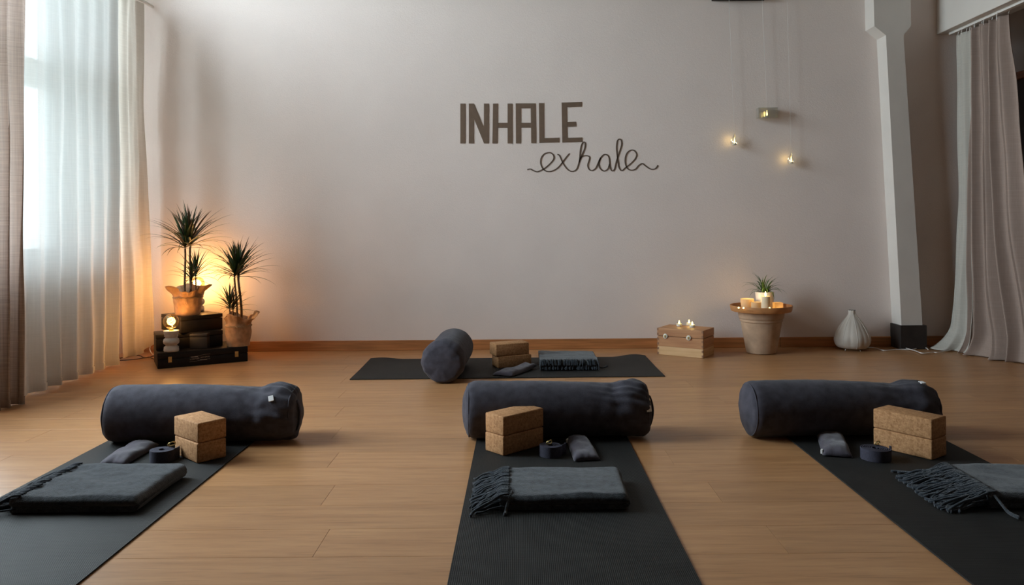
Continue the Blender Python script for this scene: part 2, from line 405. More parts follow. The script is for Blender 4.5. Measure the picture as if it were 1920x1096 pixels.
# back wall
struct('wall_back', box(B(), XL-0.3, 4.7, YW, YW+0.2, 0, ZC), 'wall')
struct('wall_front', box(B(), XL-0.3, 4.7, YB-0.2, YB, 0, ZC), 'low_bounce_wall')
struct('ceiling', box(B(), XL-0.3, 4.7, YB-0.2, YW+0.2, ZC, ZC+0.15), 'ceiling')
# left wall with one window opening, enlarged out of view for more daylight
bm = B(); xa, xb = XL-0.3, XL
box(bm, xa, xb, YB, YW, 0, WZ0); box(bm, xa, xb, YB, YW, WZ1, ZC)
ys = [YB]+[v for w in WINS for v in w]+[YW]
for k in range(0, len(ys), 2): box(bm, xa, xb, ys[k], ys[k+1], WZ0, WZ1)
struct('wall_left', bm, 'wall')
# right wall: pier, opening to an alcove under a beam
bm = B(); box(bm, XR, XR+0.18, YB, 3.3, 0, ZC)
struct('wall_right', bm, 'low_bounce_wall')
OPZ = 2.235
bm = box(B(), 3.005, 3.20, 3.3, YW, OPZ, ZC, bev=0.004)
struct('trim_1', bm, 'white_paint')
bm = B(); box(bm, 4.4, 4.6, 3.2, YW, 0, ZC); box(bm, XR+0.18, 4.6, 3.12, 3.3, 0, ZC)
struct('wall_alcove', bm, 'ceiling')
# pilaster in the back wall with a flared head and black plinth
bm = prism_xz(B(), [(2.668, 0.165), (2.575, 2.20), (2.495, 2.265), (2.468, ZC), (2.735, ZC), (2.752, 2.265), (2.698, 2.20), (2.815, 0.165)], 5.42, YW)
o = struct('wall_pilaster', bm, 'white_paint')
obj('plinth', box(B(), 2.655, 2.84, 5.408, YW, 0, 0.168, bev=0.003), 'base_black', o)
# skirting boards
x = XL; k = 0
for a, b, nm in ((XL, -0.55, 'baseboard_left'), (-0.548, 1.86, 'baseboard_centre'), (1.862, 2.655, 'baseboard_right'), (2.84, 3.6, 'baseboard_corner')):
    bm = box(B(), a, b, YW-0.014, YW, 0, 0.072, bev=0.003)
    struct(nm, bm, 'skirt')
# windows: frame, transom, mullions, panes, sill
for k, (a, b) in enumerate(WINS):
    w = root('window_%d' % (k+1), (XL-0.18, a, WZ0)); w['kind'] = 'structure'
    L_, H_ = b-a, WZ1-WZ0; bm = B(); fw = 0.07
    box(bm, -0.04, 0.04, 0, L_, 0, fw, 0.004); box(bm, -0.04, 0.04, 0, L_, H_-fw, H_, 0.004)
    box(bm, -0.04, 0.04, 0, fw, fw, H_-fw, 0.004); box(bm, -0.04, 0.04, L_-fw, L_, fw, H_-fw, 0.004)
    obj('frame', bm, 'frame', w)
    cuts = [3.70-a, 4.55-a]
    mul = 0.13
    tr = 1.86-WZ0
    obj('transom', box(B(), -0.045, 0.045, fw, L_-fw, tr-0.08, tr+0.08, 0.004), 'frame', w)
    for c in cuts:
        obj('mullion', box(B(), -0.05, 0.05, c-mul/2, c+mul/2, fw, H_-fw, 0.004), 'frame', w)
    edges = [fw]+[q for c in cuts for q in (c-mul/2, c+mul/2)]+[L_-fw]
    for i in range(0, len(edges), 2):
        for (z0, z1) in ((fw, tr-0.08), (tr+0.08, H_-fw)):
            obj('pane', box(B(), -0.003, 0.003, edges[i], edges[i+1], z0, z1), 'glass_pane', w)
    obj('sill', box(B(), 0.04, 0.24, -0.03, L_+0.03, -0.03, 0.0, 0.006), 'frame', w)

# ================================================================= CURTAINS
def curtain(name, m, y0, y1, x0, z0, z1, folds, amp, seed, label, group=None, nu=None, nv=46, xtop=None, y0b=None, y1b=None, hemz=None, phase=0.0, sharpf=0.35, kick=0.0):
    r = root(name, (x0, (y0+y1)/2, z0), 0, label, 'curtain', group)
    nu = nu or int(folds*16)
    y0b = y0 if y0b is None else y0b; y1b = y1 if y1b is None else y1b
    def pos(s, t, off=0.0):           # t: 0 floor, 1 top
        ya = y0b+(y0-y0b)*t; yb = y1b+(y1-y1b)*t
        w = s*folds + phase + 0.30*nz(s*3, t*1.1, 0, 1.3, seed) + 0.10*math.sin(t*2.2+seed)
        f = math.sin(2*PI*w); f = f*(1-sharpf)+sharpf*math.sin(4*PI*w+0.9)*0.6
        a = amp*(0.55+0.45*(1-t))*(0.75+0.5*(0.5+0.5*math.sin(s*9+seed)))
        X = x0 + (0 if xtop is None else (xtop-x0)*t) + a*f + 0.014*nz(s*4, t*3, 1, 1.5, seed+3) + off
        if kick: X += kick*max(0, (0.06-t)/0.06)**2
        Y = ya+(yb-ya)*s + 0.3*a*math.cos(2*PI*w+0.5)
        Z = z0+(z1-z0)*t + (hemz(s)*(1-t)**4 if hemz else 0)
        return Vector((X-r.location.x, Y-r.location.y, Z-r.location.z))
    bm = B(); g = [[bm.verts.new(pos(i/nu, j/nv)) for j in range(nv+1)] for i in range(nu+1)]
    for i in range(nu):
        for j in range(nv): bm.faces.new((g[i][j], g[i+1][j], g[i+1][j+1], g[i][j+1]))
    o = obj('drape', bm, m, r, smooth=True)
    # stitched hem: a thin doubled band along the foot
    bm = B(); T = [0.0, 0.004, 0.010, 0.016]
    g = [[bm.verts.new(pos(i/nu, t, 0.004)) for t in T] for i in range(nu+1)]
    for i in range(nu):
        for j in range(len(T)-1): bm.faces.new((g[i][j], g[i+1][j], g[i+1][j+1], g[i][j+1]))
    obj('hem', bm, m, r, smooth=True)
    return r
XC = -2.62
curtain('linen_curtain', 'linen', 3.78, 4.03, XC+0.06, 0.004, 2.46, 2.4, 0.052, 1.3, 'greige slubby linen drape at the far left edge of the picture', y1b=3.97, phase=0.30)
curtain('sheer_curtain', 'sheer', 4.02, 5.06, XC, 0.012, 2.46, 6.2, 0.042, 4.1, 'wide white sheer curtain glowing in front of the window', phase=0.1, y1b=5.00)
curtain('sheer_curtain', 'sheer_thick', 5.08, 5.40, XC+0.0, 0.03, 2.46, 1.4, 0.022, 6.2, 'narrow cream curtain panel in the corner behind the black boxes, its edge by the cord', phase=0.55, y1b=5.49, nu=40,
        hemz=lambda s: 0.04*max(0, s-0.75)/0.25)
bm = tube(B(), [(XC, YB+0.1, 2.475), (XC, YW-0.02, 2.475)], 0.012, 10)
o = obj('curtain_rail', bm, 'white_plastic'); tag(o, 'white rail above the window curtains', 'curtain rail')

# right-hand curtains in front of the alcove
def side_curtain(name, m, s0, s1, label, seed, folds, amp, puddle, part_n):
    def pos(s, t):
        S = s0+(s1-s0)*s
        yt = 5.42-0.56*S; xt = 3.075
        yb = 5.44-0.78*S; xb = 2.985+0.17*S
        q = (1-t)
        w = s*folds+0.25*nz(s*2, t*1.6, 0, 1.2, seed)+0.12*math.sin(t*3+seed)
        f = math.sin(2*PI*w)*0.85+0.22*math.sin(5*PI*w+seed)
        a = amp*(0.62+0.45*q)
        X = xt+(xb-xt)*q**(4.2-2.9*S)+a*f*0.8+0.012*nz(s*3, t*4, 2, 1.5, seed)
        Y = yt+(yb-yt)*q**(3.6-2.5*S)+0.25*a*math.cos(2*PI*w)
        Z = 0.012+(OPZ-0.04-0.012)*t
        if t < 0.07:
            k = (0.07-t)/0.07
            X -= puddle*k**1.4*(0.6+0.4*math.sin(7*S+seed)); Z = 0.006+0.012*(1-k)+max(0, Z-0.02)*(1-k)**0.6+0.018*(0.5+0.5*math.sin(18*s+seed*3))*k*(1-k)*3
            Y += 0.03*k*math.sin(11*s)
        return Vector((X, min(Y, YW-0.03), Z))
    b0 = pos(0.5, 0)
    r = root(name, (b0.x, b0.y, 0), 0, label, 'curtain')
    nu, nv = part_n, 90; bm = B()
    g = [[bm.verts.new(pos(i/nu, j/nv)-r.location) for j in range(nv+1)] for i in range(nu+1)]
    for i in range(nu):
        for j in range(nv): bm.faces.new((g[i][j], g[i+1][j], g[i+1][j+1], g[i][j+1]))
    o = obj('drape', bm, m, r, smooth=True)
    sd = o.modifiers.new('thick', 'SOLIDIFY'); sd.thickness = 0.003
    nh = 8 if s1-s0 > 0.5 else 5
    for i in range(nh):
        p = pos((i+0.5)/nh, 1.0)-r.location
        bm = tube(B(), catmull([(p.x, p.y, p.z-0.015), (p.x-0.008, p.y, p.z), (p.x-0.004, p.y, p.z+0.018), (p.x, p.y, p.z+0.026)], 3), 0.0022, 6)
        obj('hook', bm, 'white_plastic', r, smooth=True)
    return r
side_curtain('linen_curtain', 'linen_white', 0.0, 0.30, 'white linen curtain hanging at the alcove beam beside the pilaster', 2.0, 1.6, 0.030, 0.14, 60)
side_curtain('linen_curtain', 'linen_dusk', 0.29, 1.0, 'long greige linen curtain puddling on the floor at the right edge', 5.0, 4.3, 0.062, 0.07, 150)
bm = box(B(), 3.06, 3.09, 3.4, 5.50, OPZ-0.018, OPZ, 0.002)
tag(obj('curtain_track', bm, 'white_plastic'), 'white curtain track under the alcove beam', 'curtain rail')

# shelf unit in the alcove
sh = root('shelf_unit', (3.46, 5.28, 0), 0, 'dark wooden shelf unit half hidden behind the greige curtain at the right edge', 'shelf')
obj('side_panel', box(B(), 0, 0.03, -0.2, 0.24, 0, 1.87, 0.002), 'shelf_dark', sh)
obj('side_panel', box(B(), 0.80, 0.83, -0.2, 0.24, 0, 1.87, 0.002), 'shelf_dark', sh)
obj('back_panel', box(B(), 0.03, 0.80, 0.225, 0.24, 0, 1.87), 'shelf_dark', sh)
obj('shelf_board', box(B(), -0.02, 0.85, -0.22, 0.24, 1.871, 1.92, 0.003), 'shelf_wood', sh)
for z in (0.1, 0.5, 0.9, 1.25, 1.56):
    obj('shelf_board', box(B(), 0.03, 0.80, -0.2, 0.225, z, z+0.03, 0.002), 'shelf_wood', sh)

# ================================================================= WALL LETTERING
def W4(x, y): return at_y(830+x/4.465, 170+y/4.465, YW)
T = 0.0035
def letter_mesh(quads, c):
    bm = B()
    for q in quads:
        pts = [W4(*p) for p in q]
        prism_xz(bm, [(p.x-c.x, p.z-c.z) for p in pts], -T, 0.0)
    return bm
lets = [
 [[(148,108),(190,108),(190,441),(148,441)]],
 [[(219,108),(261,108),(261,232),(261,441),(219,441)], [(261,108),(345,310),(346,441),(261,232)], [(345,108),(387,108),(387,441),(346,441),(345,310)]],
 [[(421,108),(462,108),(459,441),(416,441)], [(461,268),(543,268),(543,311),(460,311)], [(543,108),(584,108),(584,441),(543,441)]],
 [[(611,106),(655,106),(655,441),(613,441)], [(655,106),(736,106),(736,147),(655,147)], [(655,268),(738,268),(738,309),(655,309)], [(736,106),(777,106),(782,438),(741,438)]],
 [[(805,104),(847,104),(849,396),(850,435),(809,437)], [(849,396),(975,393),(976,432),(850,435)]],
 [[(995,99),(1037,98),(1044,431),(1001,433)], [(1037,98),(1164,94),(1164,134),(1038,139)], [(1040,262),(1115,259),(1116,299),(1042,302)], [(1043,394),(1168,391),(1169,428),(1044,431)]],
]
c = W4(650, 441)
ih = root('wall_lettering', (c.x, YW, c.z), 0, 'word INHALE in bold brown capitals on the back wall', 'wall lettering')
for q in lets: obj('letter', letter_mesh(q, c), 'letter', ih)
S1 = [(708,660),(735,655),(760,668),(790,678),(820,668),(860,645),(900,610),(928,575),(930,545),(910,522),(885,518),(850,530),(825,565),(822,610),(838,650),(865,672),(900,676),(940,662),(975,635),(1010,590),(1040,550),(1063,525)]
S2 = [(960,533),(978,542),(1000,590),(1030,640),(1060,668),(1090,675),(1120,658),(1138,615),(1148,560),(1153,500),(1165,450),(1182,430),(1193,440),(1190,480),(1172,525),(1150,575),(1143,598)]
S3 = [(1148,578),(1168,550),(1200,543),(1228,552),(1227,580),(1215,622),(1225,655),(1250,668),(1280,650),(1300,610),(1320,565),(1350,535),(1378,538),(1393,560),(1398,600),(1402,640),(1418,670),(1438,658),(1450,610),(1464,560),(1485,500),(1498,450),(1495,415),(1480,405),(1463,420),(1456,470),(1460,530),(1468,590),(1478,645),(1500,668),(1530,645),(1580,605),(1615,565),(1624,530),(1605,502),(1575,498),(1545,520),(1530,560),(1530,610),(1548,650),(1580,665),(1615,655),(1642,625),(1672,610),(1700,630),(1740,655),(1775,655),(1795,637),(1801,622)]
S4 = [(1322,562),(1308,605),(1318,648),(1350,672),(1382,655),(1397,612)]
c = W4(1250, 670)
eh = root('wall_lettering', (c.x, YW, c.z), 0, 'word exhale in thin brown joined handwriting on the back wall', 'wall lettering')
for S in (S1, S2, S3, S4):
    pts = catmull([W4(*p) for p in S], 5); bm = B(); L1 = []; R1 = []
    for i, p in enumerate(pts):
        t = pts[min(i+1, len(pts)-1)]-pts[max(i-1, 0)]; t.normalize(); nn = Vector((-t.z, 0, t.x))
        w = 0.0044*(0.85+0.3*abs(t.z))
        for lst, s in ((L1, 1), (R1, -1)):
            q = p+nn*w*s-Vector((c.x, 0, c.z)); lst.append((bm.verts.new((q.x, 0, q.z)), bm.verts.new((q.x, -T*0.8, q.z))))
    for i in range(len(pts)-1):
        bm.faces.new((L1[i][1], R1[i][1], R1[i+1][1], L1[i+1][1]))
        bm.faces.new((L1[i][0], L1[i][1], L1[i+1][1], L1[i+1][0]))
        bm.faces.new((R1[i][0], R1[i+1][0], R1[i+1][1], R1[i][1]))
    obj('pen_stroke', bm, 'letter2', eh)

# ================================================================= YOGA MATS
def yoga_mat(x0, x1, y0, y1, label, rz=0.0, curl=0.0, long_x=False):
    cx, cy = (x0+x1)/2, (y0+y1)/2; w, l = (x1-x0), (y1-y0)
    r = root('yoga_mat', (cx, cy, 0), rz, label, 'yoga mat')
    nx, ny = (60, 16) if long_x else (16, 60); bm = B(); th = 0.0045
    def P(i, j, top):
        x = -w/2+w*i/nx; y = -l/2+l*j/ny; z = 0.0006
        if curl:
            for sx_ in (-1, 1):
                d = (x*sx_-(w/2-0.22))/0.22
                e = max(0, (y+l*0.05)/(l*0.55))
                if d > 0: z += curl*(math.sin(min(1, d)*PI*0.75)**2)*e*(0.7 if sx_ < 0 else 1.0)
        z += 0.0008*(1+nz(x, y, 0, 4, cx))*0.5
        return bm.verts.new((x, y, z+(th if top else 0)))
    a = [[P(i, j, 1) for j in range(ny+1)] for i in range(nx+1)]; b = [[P(i, j, 0) for j in range(ny+1)] for i in range(nx+1)]
    for i in range(nx):
        for j in range(ny):
            bm.faces.new((a[i][j], a[i+1][j], a[i+1][j+1], a[i][j+1])); bm.faces.new((b[i][j], b[i][j+1], b[i+1][j+1], b[i+1][j]))
    for i in range(nx):
        bm.faces.new((a[i][0], b[i][0], b[i+1][0], a[i+1][0])); bm.faces.new((a[i][ny], a[i+1][ny], b[i+1][ny], b[i][ny]))
    for j in range(ny):
        bm.faces.new((a[0][j], a[0][j+1], b[0][j+1], b[0][j])); bm.faces.new((a[nx][j], b[nx][j], b[nx][j+1], a[nx][j+1]))
    o = obj('mat_sheet', bm, 'mat', r); sharp(o, 0.8)
    return r
yoga_mat(-1.727, -1.112, 1.58, 3.41, 'charcoal yoga mat on the left, by the window curtains')
yoga_mat(-0.187, 0.440, 1.58, 3.41, 'charcoal yoga mat in the centre of the floor, pointing at the viewer')
yoga_mat(1.100, 1.718, 1.58, 3.41, 'charcoal yoga mat on the right, running out of the lower right corner')
yoga_mat(-1.00, 0.835, 4.50, 5.17, 'charcoal yoga mat lying crosswise before the back wall', rz=0.012, curl=0.016, long_x=True)
MT = 0.0062   # top of a mat

# ================================================================= BOLSTERS
def bolster(name, loc, rz, L, R, seed, label, handle=True, tagpos=None, R2=None, gather=1.0, zf=0.0):
    """axis along local x from -L/2 (firm end) to L/2 (slack end)"""
    R2 = R2 or R*0.88
    r = root('bolster_cushion', (loc[0], loc[1], loc[2]), rz, label, 'bolster')
    n, m = 96, 72; e = 0.045; bm = B()
    def rad(u):
        base = R+(R2-R)*max(0, (u-0.35)/0.5)**1.3 if u > 0.35 else R
        if u > 0.80: base += 0.010*math.sin((u-0.80)/0.20*PI)
        return base
    stations = []
    for i in range(12):           # left dome
        a = i/11*PI/2; stations.append((-L/2+e*(1-math.sin(a)), 1-0.30*(1-math.cos(PI/2-a))**1.0 if False else 0, a))
    prof = []
    K = 10
    for i in range(K+1):          # face of firm end (slightly domed), then rounded shoulder
        q = i/K; prof.append((-L/2-0.016*(1-q*q)+0.002, 0.76*q, 0.0))
    for i in range(1, 7):
        a = i/6*PI/2; prof.append((-L/2+0.002+0.040*(1-math.cos(a)), 0.76+0.24*math.sin(a), 0.0))
    for i in range(1, m):
        prof.append((-L/2+0.042+(L-0.086)*i/m, 1.0, 1.0))
    for i in range(1, 8):
        a = i/7*PI/2; prof.append((L/2-0.044+0.042*math.sin(a), 0.80+0.20*math.cos(a), 1.0-i/7*0.3))
    for i in range(1, K):
        q = 1-i/K; prof.append((L/2-0.002+0.010*(1-q*q), 0.80*q, 0.5))
    rings = []
    for (x, s, w) in prof:
        u = min(1, max(0, (x+L/2)/L)); ring = []
        for k in range(n):
            a = 2*PI*k/n
            rr = rad(u)*s
            g = max(0, (u-0.62)/0.38)
            if s > 0.3:
                fold = 0.0042*gather*g*math.sin(5*a+9*u+seed) + 0.013*gather*g*nz(math.cos(a)*1.3, math.sin(a)*1.3, u*3.5, 1.6, seed)
                fine = 0.0042*gather*g*math.sin(15*a+26*u+3*math.sin(3*a+seed))*max(0, math.sin(a+0.4)) + 0.0035*(0.35+g)*nz(math.cos(a)*2, math.sin(a)*2, u*9, 1.9, seed+2) + 0.0016*math.sin(60*u+3*math.sin(a*2)+seed)*(0.2+0.8*g)
                rr += (fold+fine)*min(1, s)
                rr += 0.004*nz(math.cos(a), math.sin(a), u*2, 1.0, seed+5)
            yy = -rr*math.cos(a); zz = rr*math.sin(a)
            # sag: flattened foot
            c0 = -rad(u)*0.955
            if zz < c0: zz = c0+(zz-c0)*0.12
            yy *= 1.0+0.03*(1-max(0, zz/rr if rr > 1e-6 else 0))
            ring.append(bm.verts.new((x+0.004*nz(math.cos(a)*2, math.sin(a)*2, s*2, 1, seed+7)*(1 if s > 0.4 else 0), yy, zz)))
        rings.append(ring)
    lo = min(v.co.z for v in bm.verts)
    lox = {}
    for ri, ring in enumerate(rings):     # every station rests on the ground
        x, s, w = prof[ri]
        if s >= 0.86:
            l2 = min(v.co.z for v in ring); d = (R-0.0)-0
            lox[ri] = l2
    base_drop = R*0.957
    for ri, ring in enumerate(rings):
        u = min(1, max(0, (prof[ri][0]+L/2)/L))
        sh_ = base_drop-(rad(u)*0.957)
        for v in ring:
            v.co.z += -sh_+base_drop
            if v.co.z < 0.0005: v.co.z = 0.0005
    for i in range(len(rings)-1):
        for k in range(n): bm.faces.new((rings[i][k], rings[i][(k+1)%n], rings[i+1][(k+1)%n], rings[i+1][k]))
    bm.faces.new(rings[0][::-1]); bm.faces.new(rings[-1])
    obj('cover', bm, 'fabric', r, smooth=True)
    # seam piping round both ends
    for x, rr in ((-L/2+0.0145, R*0.925), (L/2-0.017, R2*0.935)):
        u = min(1, max(0, (x+L/2)/L)); cz = rad(u)*0.957
        pts = []
        for k in range(48):
            a = 2*PI*k/48
            g = max(0, (u-0.62)/0.38)
            q = rr+0.0042*gather*g*math.sin(5*a+9*u+seed)+0.013*gather*g*nz(math.cos(a)*1.3, math.sin(a)*1.3, u*3.5, 1.6, seed)
            pts.append((x, -q*math.cos(a)*1.01, max(0.004, cz+q*math.sin(a))))
        obj('piping', tube(B(), pts, 0.0032, 6, closed=True), 'fabric', r, smooth=True)
    if handle:      # webbing grab handle standing off the slack end
        cz = R2*0.95; bm = B(); pts = []
        for i in range(13):
            t = i/12; a = -0.75+1.5*t
            pts.append((L/2+0.004+0.014*math.sin(PI*t), -R2*0.25, cz+R2*0.85*math.sin(a)))
        hw = 0.016
        A = [bm.verts.new((p[0], p[1]-hw, p[2])) for p in pts]; C_ = [bm.verts.new((p[0], p[1]+hw, p[2])) for p in pts]
        for i in range(12): bm.faces.new((A[i], C_[i], C_[i+1], A[i+1]))
        h = obj('carry_handle', bm, 'strap', r, smooth=True); sd = h.modifiers.new('t', 'SOLIDIFY'); sd.thickness = 0.003
    if tagpos:
        x, a, ax = tagpos
        u = (x+L/2)/L; cz = rad(u)*0.957; rr = rad(u)+0.004
        mt = Matrix.Translation((x, 0, cz)) @ Matrix.Rotation(a, 4, 'X') @ Matrix.Translation((0, 0, rr)) @ Matrix.Rotation(ax, 4, 'Z')
        obj('fabric_tag', box(B(), -0.010, 0.010, -0.012, 0.012, -0.006, 0.010 if False else -0.001, mtx=mt), 'tag', r, ).name
    return r
R0 = 0.117
bolster('b', (-1.325, 3.24, MT), 0.03, 0.775, R0, 1.0, 'dark slate bolster on the left mat, white tag at its creased right end', tagpos=(0.300, 0.90, 0.3), R2=0.108, gather=1.3)
bolster('b', (0.150, 3.26, MT), 0.05, 0.770, R0, 4.0, 'dark slate bolster across the head of the centre mat', tagpos=(0.368, 1.35, 0.1), R2=0.108, gather=1.1)
bolster('b', (1.335, 3.25, MT), 0.05, 0.800, 0.115, 8.0, 'dark slate bolster across the head of the right mat', tagpos=(0.350, 0.15, 0.1), R2=0.102, gather=0.9)
bolster('b', (-0.435, 4.66, MT), -PI/2-0.03, 0.63, 0.118, 12.0, 'dark slate bolster lying end-on upon the mat by the back wall', handle=False, R2=0.114, gather=0.35)

# ================================================================= CORK BLOCKS
def block(px, py, z, rz, label, L=0.222, Wd=0.118, H=0.0745):
    """near bottom corner at the pixel; long side runs along local +x, short side along local +y"""
    p = at_z(px, py, z)
    r = root('cork_block', (p.x, p.y, z), rz, label, 'yoga block', 'cork yoga blocks in stacks of two')
    o = obj('block', box(B(), 0, L, 0, Wd, 0, H, bev=0.0055, seg=3), 'cork', r); sharp(o, 0.9)
    # single mesh thing: use the mesh itself as the top-level object
    o.parent = None; o.location = r.location; o.rotation_euler = r.rotation_euler
    for k in r.keys(): o[k] = r[k]
    o.name = 'x'; r.name = 'y'; bpy.data.objects.remove(r); o.name = 'cork_block'
    return o
HB = 0.0752
def stack(px, py, rz, Wd, L, where, d=(0, 0), dr=0.02):
    a = block(px, py, MT, rz, 'lower cork block of the pair '+where, L, Wd)
    b = block(px, py, MT, rz+dr, 'upper cork block of the pair '+where, L, Wd)
    b.location = (a.location.x+d[0], a.location.y+d[1], MT+HB)
stack(944, 855, 0.74, 0.110, 0.215, 'on the centre mat', d=(0.001, 0.002), dr=0.0)
# left pair: short face towards the right
def stack2(px, py, rz, Wd, L, where, d=(0, 0), dr=0.0):
    stack(px, py, rz, Wd, L, where, d, dr)
stack2(370, 869, 0.84, 0.190, 0.115, 'on the left mat', d=(0.002, 0.003), dr=0.03)
stack2(1748, 863, 0.62, 0.230, 0.110, 'on the right mat', d=(0.001, 0.002), dr=0.0)
stack2(934, 690.5, 0.36, 0.120, 0.222, 'on the mat by the back wall', d=(-0.012, -0.006), dr=0.02)

# ================================================================= STRAPS (rolled belts with a D-ring)
def strap_roll(px, py, R, H, rz, label, buckle=(0.0, 0.0, 0.0), tail=True):
    p = at_z(px, py, MT)
    r = root('yoga_strap', (p.x, p.y+R*0.9, MT), rz, label, 'yoga strap')
    bm = B(); turns = 6; n = 28*turns; pts = []
    for i in range(n+1):
        t = i/n; a = 2*PI*turns*t; q = 0.010+(R-0.012)*t
        pts.append((q*math.cos(a), q*math.sin(a)))
    if tail: pts += [(R+0.004, 0.006), (R+0.014, 0.022), (R+0.012, 0.030)]
    th = 0.0042; va = []
    for i, (x, y) in enumerate(pts):
        x0, y0 = pts[max(0, i-1)]; x1, y1 = pts[min(len(pts)-1, i+1)]
        t = Vector((x1-x0, y1-y0)); t.normalize(); nx, ny = -t.y, t.x
        dz = 0.0012*math.sin(i*0.21)
        va.append([bm.verts.new((x+nx*th/2*s, y+ny*th/2*s, z)) for s, z in ((-1, 0.0005), (1, 0.0005), (1, H+dz), (-1, H+dz))])
    for i in range(len(va)-1):
        for k in range(4): bm.faces.new((va[i][k], va[i][(k+1)%4], va[i+1][(k+1)%4], va[i+1][k]))
    bm.faces.new(va[0][::-1]); bm.faces.new(va[-1])
    o = obj('webbing', bm, 'strap', r); sharp(o, 0.7)
    bx, by, ba = buckle
    for k in range(2):
        ring = []
        for i in range(20):
            a = 2*PI*i/20; ring.append((0.013*math.cos(a), 0.0, 0.010*max(-0.55, math.sin(a))))
        mt = Matrix.Translation((bx+0.003*k, by+0.006*k, H+0.0075)) @ Matrix.Rotation(ba+0.35*k, 4, 'Z') @ Matrix.Rotation(0.35, 4, 'X')
        obj('d_ring', tube(B(), [mt @ Vector(q) for q in ring], 0.0016, 6, closed=True), 'brass', r, smooth=True)
    return r
strap_roll(294, 869, 0.045, 0.043, 0.3, 'rolled dark strap beside the cork blocks on the left mat', (0.030, 0.030, 0.3))
strap_roll(1033, 859, 0.045, 0.041, 0.0, 'rolled dark strap between cork blocks and eye pillow, centre mat', (-0.005, 0.0, 0.6))
strap_roll(1653, 867, 0.056, 0.041, 0.0, 'rolled dark strap in front of the cork blocks on the right mat', (0.022, 0.030, 0.4))

# ================================================================= EYE PILLOWS
def eye_pillow(corners, H, seed, label, zbase=MT, bend=0.0, tagc=None):
    """corners: near-left, near-right, far-right, far-left pixels of its footprint"""
    P = [at_z(px, py, zbase+0.008) for px, py in corners]
    c = sum(P, Vector())/4; c.z = zbase
    r = root('eye_pillow', c, 0, label, 'eye pillow')
    nu, nv = 18, 34; bm = B()
    def pos(u, v, side):
        p = P[0]*(1-u)*(1-v)+P[1]*u*(1-v)+P[2]*u*v+P[3]*(1-u)*v-c
        eu = max(0.0, 1-(2*u-1)**4)**0.5; ev = max(0.0, 1-(2*v-1)**6)**0.5
        h = H*eu*ev*(0.85+0.35*nz(u*2, v*3, 0, 1.4, seed)+0.10*nz(u*6, v*9, 0, 1, seed+1))
        wr = 0.10*nz(u*9, v*3, 2, 1, seed)*H*(abs(2*v-1))**2
        z = 0.004+bend*max(0, v-0.55)**1.2
        if side: z += h*0.92+wr
        else: z -= 0.003*eu*ev
        inw = 0.04*(1-eu)  # puckered edge
        return Vector((p.x, p.y, z))
    top = [[bm.verts.new(pos(i/nu, j/nv, 1)) for j in range(nv+1)] for i in range(nu+1)]
    bot = [[top[i][j] if i in (0, nu) or j in (0, nv) else bm.verts.new(pos(i/nu, j/nv, 0)) for j in range(nv+1)] for i in range(nu+1)]
    for i in range(nu):
        for j in range(nv):
            bm.faces.new((top[i][j], top[i+1][j], top[i+1][j+1], top[i][j+1]))
            bm.faces.new((bot[i][j], bot[i][j+1], bot[i+1][j+1], bot[i+1][j]))
    obj('pillow_case', bm, 'pillow', r, smooth=True)
    if tagc:
        q = at_z(tagc[0], tagc[1], zbase+0.012)-c
        mt = Matrix.Translation(q) @ Matrix.Rotation(tagc[2], 4, 'Z')
        obj('fabric_tag', box(B(), -0.009, 0.009, -0.0035, 0.0035, -0.006, 0.008, mtx=mt), 'tag', r)
    return r
eye_pillow([(183, 869), (233, 871), (299, 832), (254, 826)], 0.034, 1.0, 'dark eye pillow beside the rolled strap on the left mat')
eye_pillow([(1076, 862), (1126, 859), (1100, 818), (1061, 822)], 0.032, 2.0, 'dark eye pillow right of the rolled strap on the centre mat', tagc=(1064, 826, 1.2))
eye_pillow([(1542, 851), (1599, 855), (1580, 814), (1531, 814)], 0.036, 3.0, 'plump dark eye pillow on the right mat, near the bolster', tagc=(1541, 846, 1.0))
eye_pillow([(923, 701), (960, 704), (1007, 688), (985, 686)], 0.036, 4.0, 'dark eye pillow leaning at the cork blocks by the back wall', tagc=(953, 700, 0.3), bend=0.03)

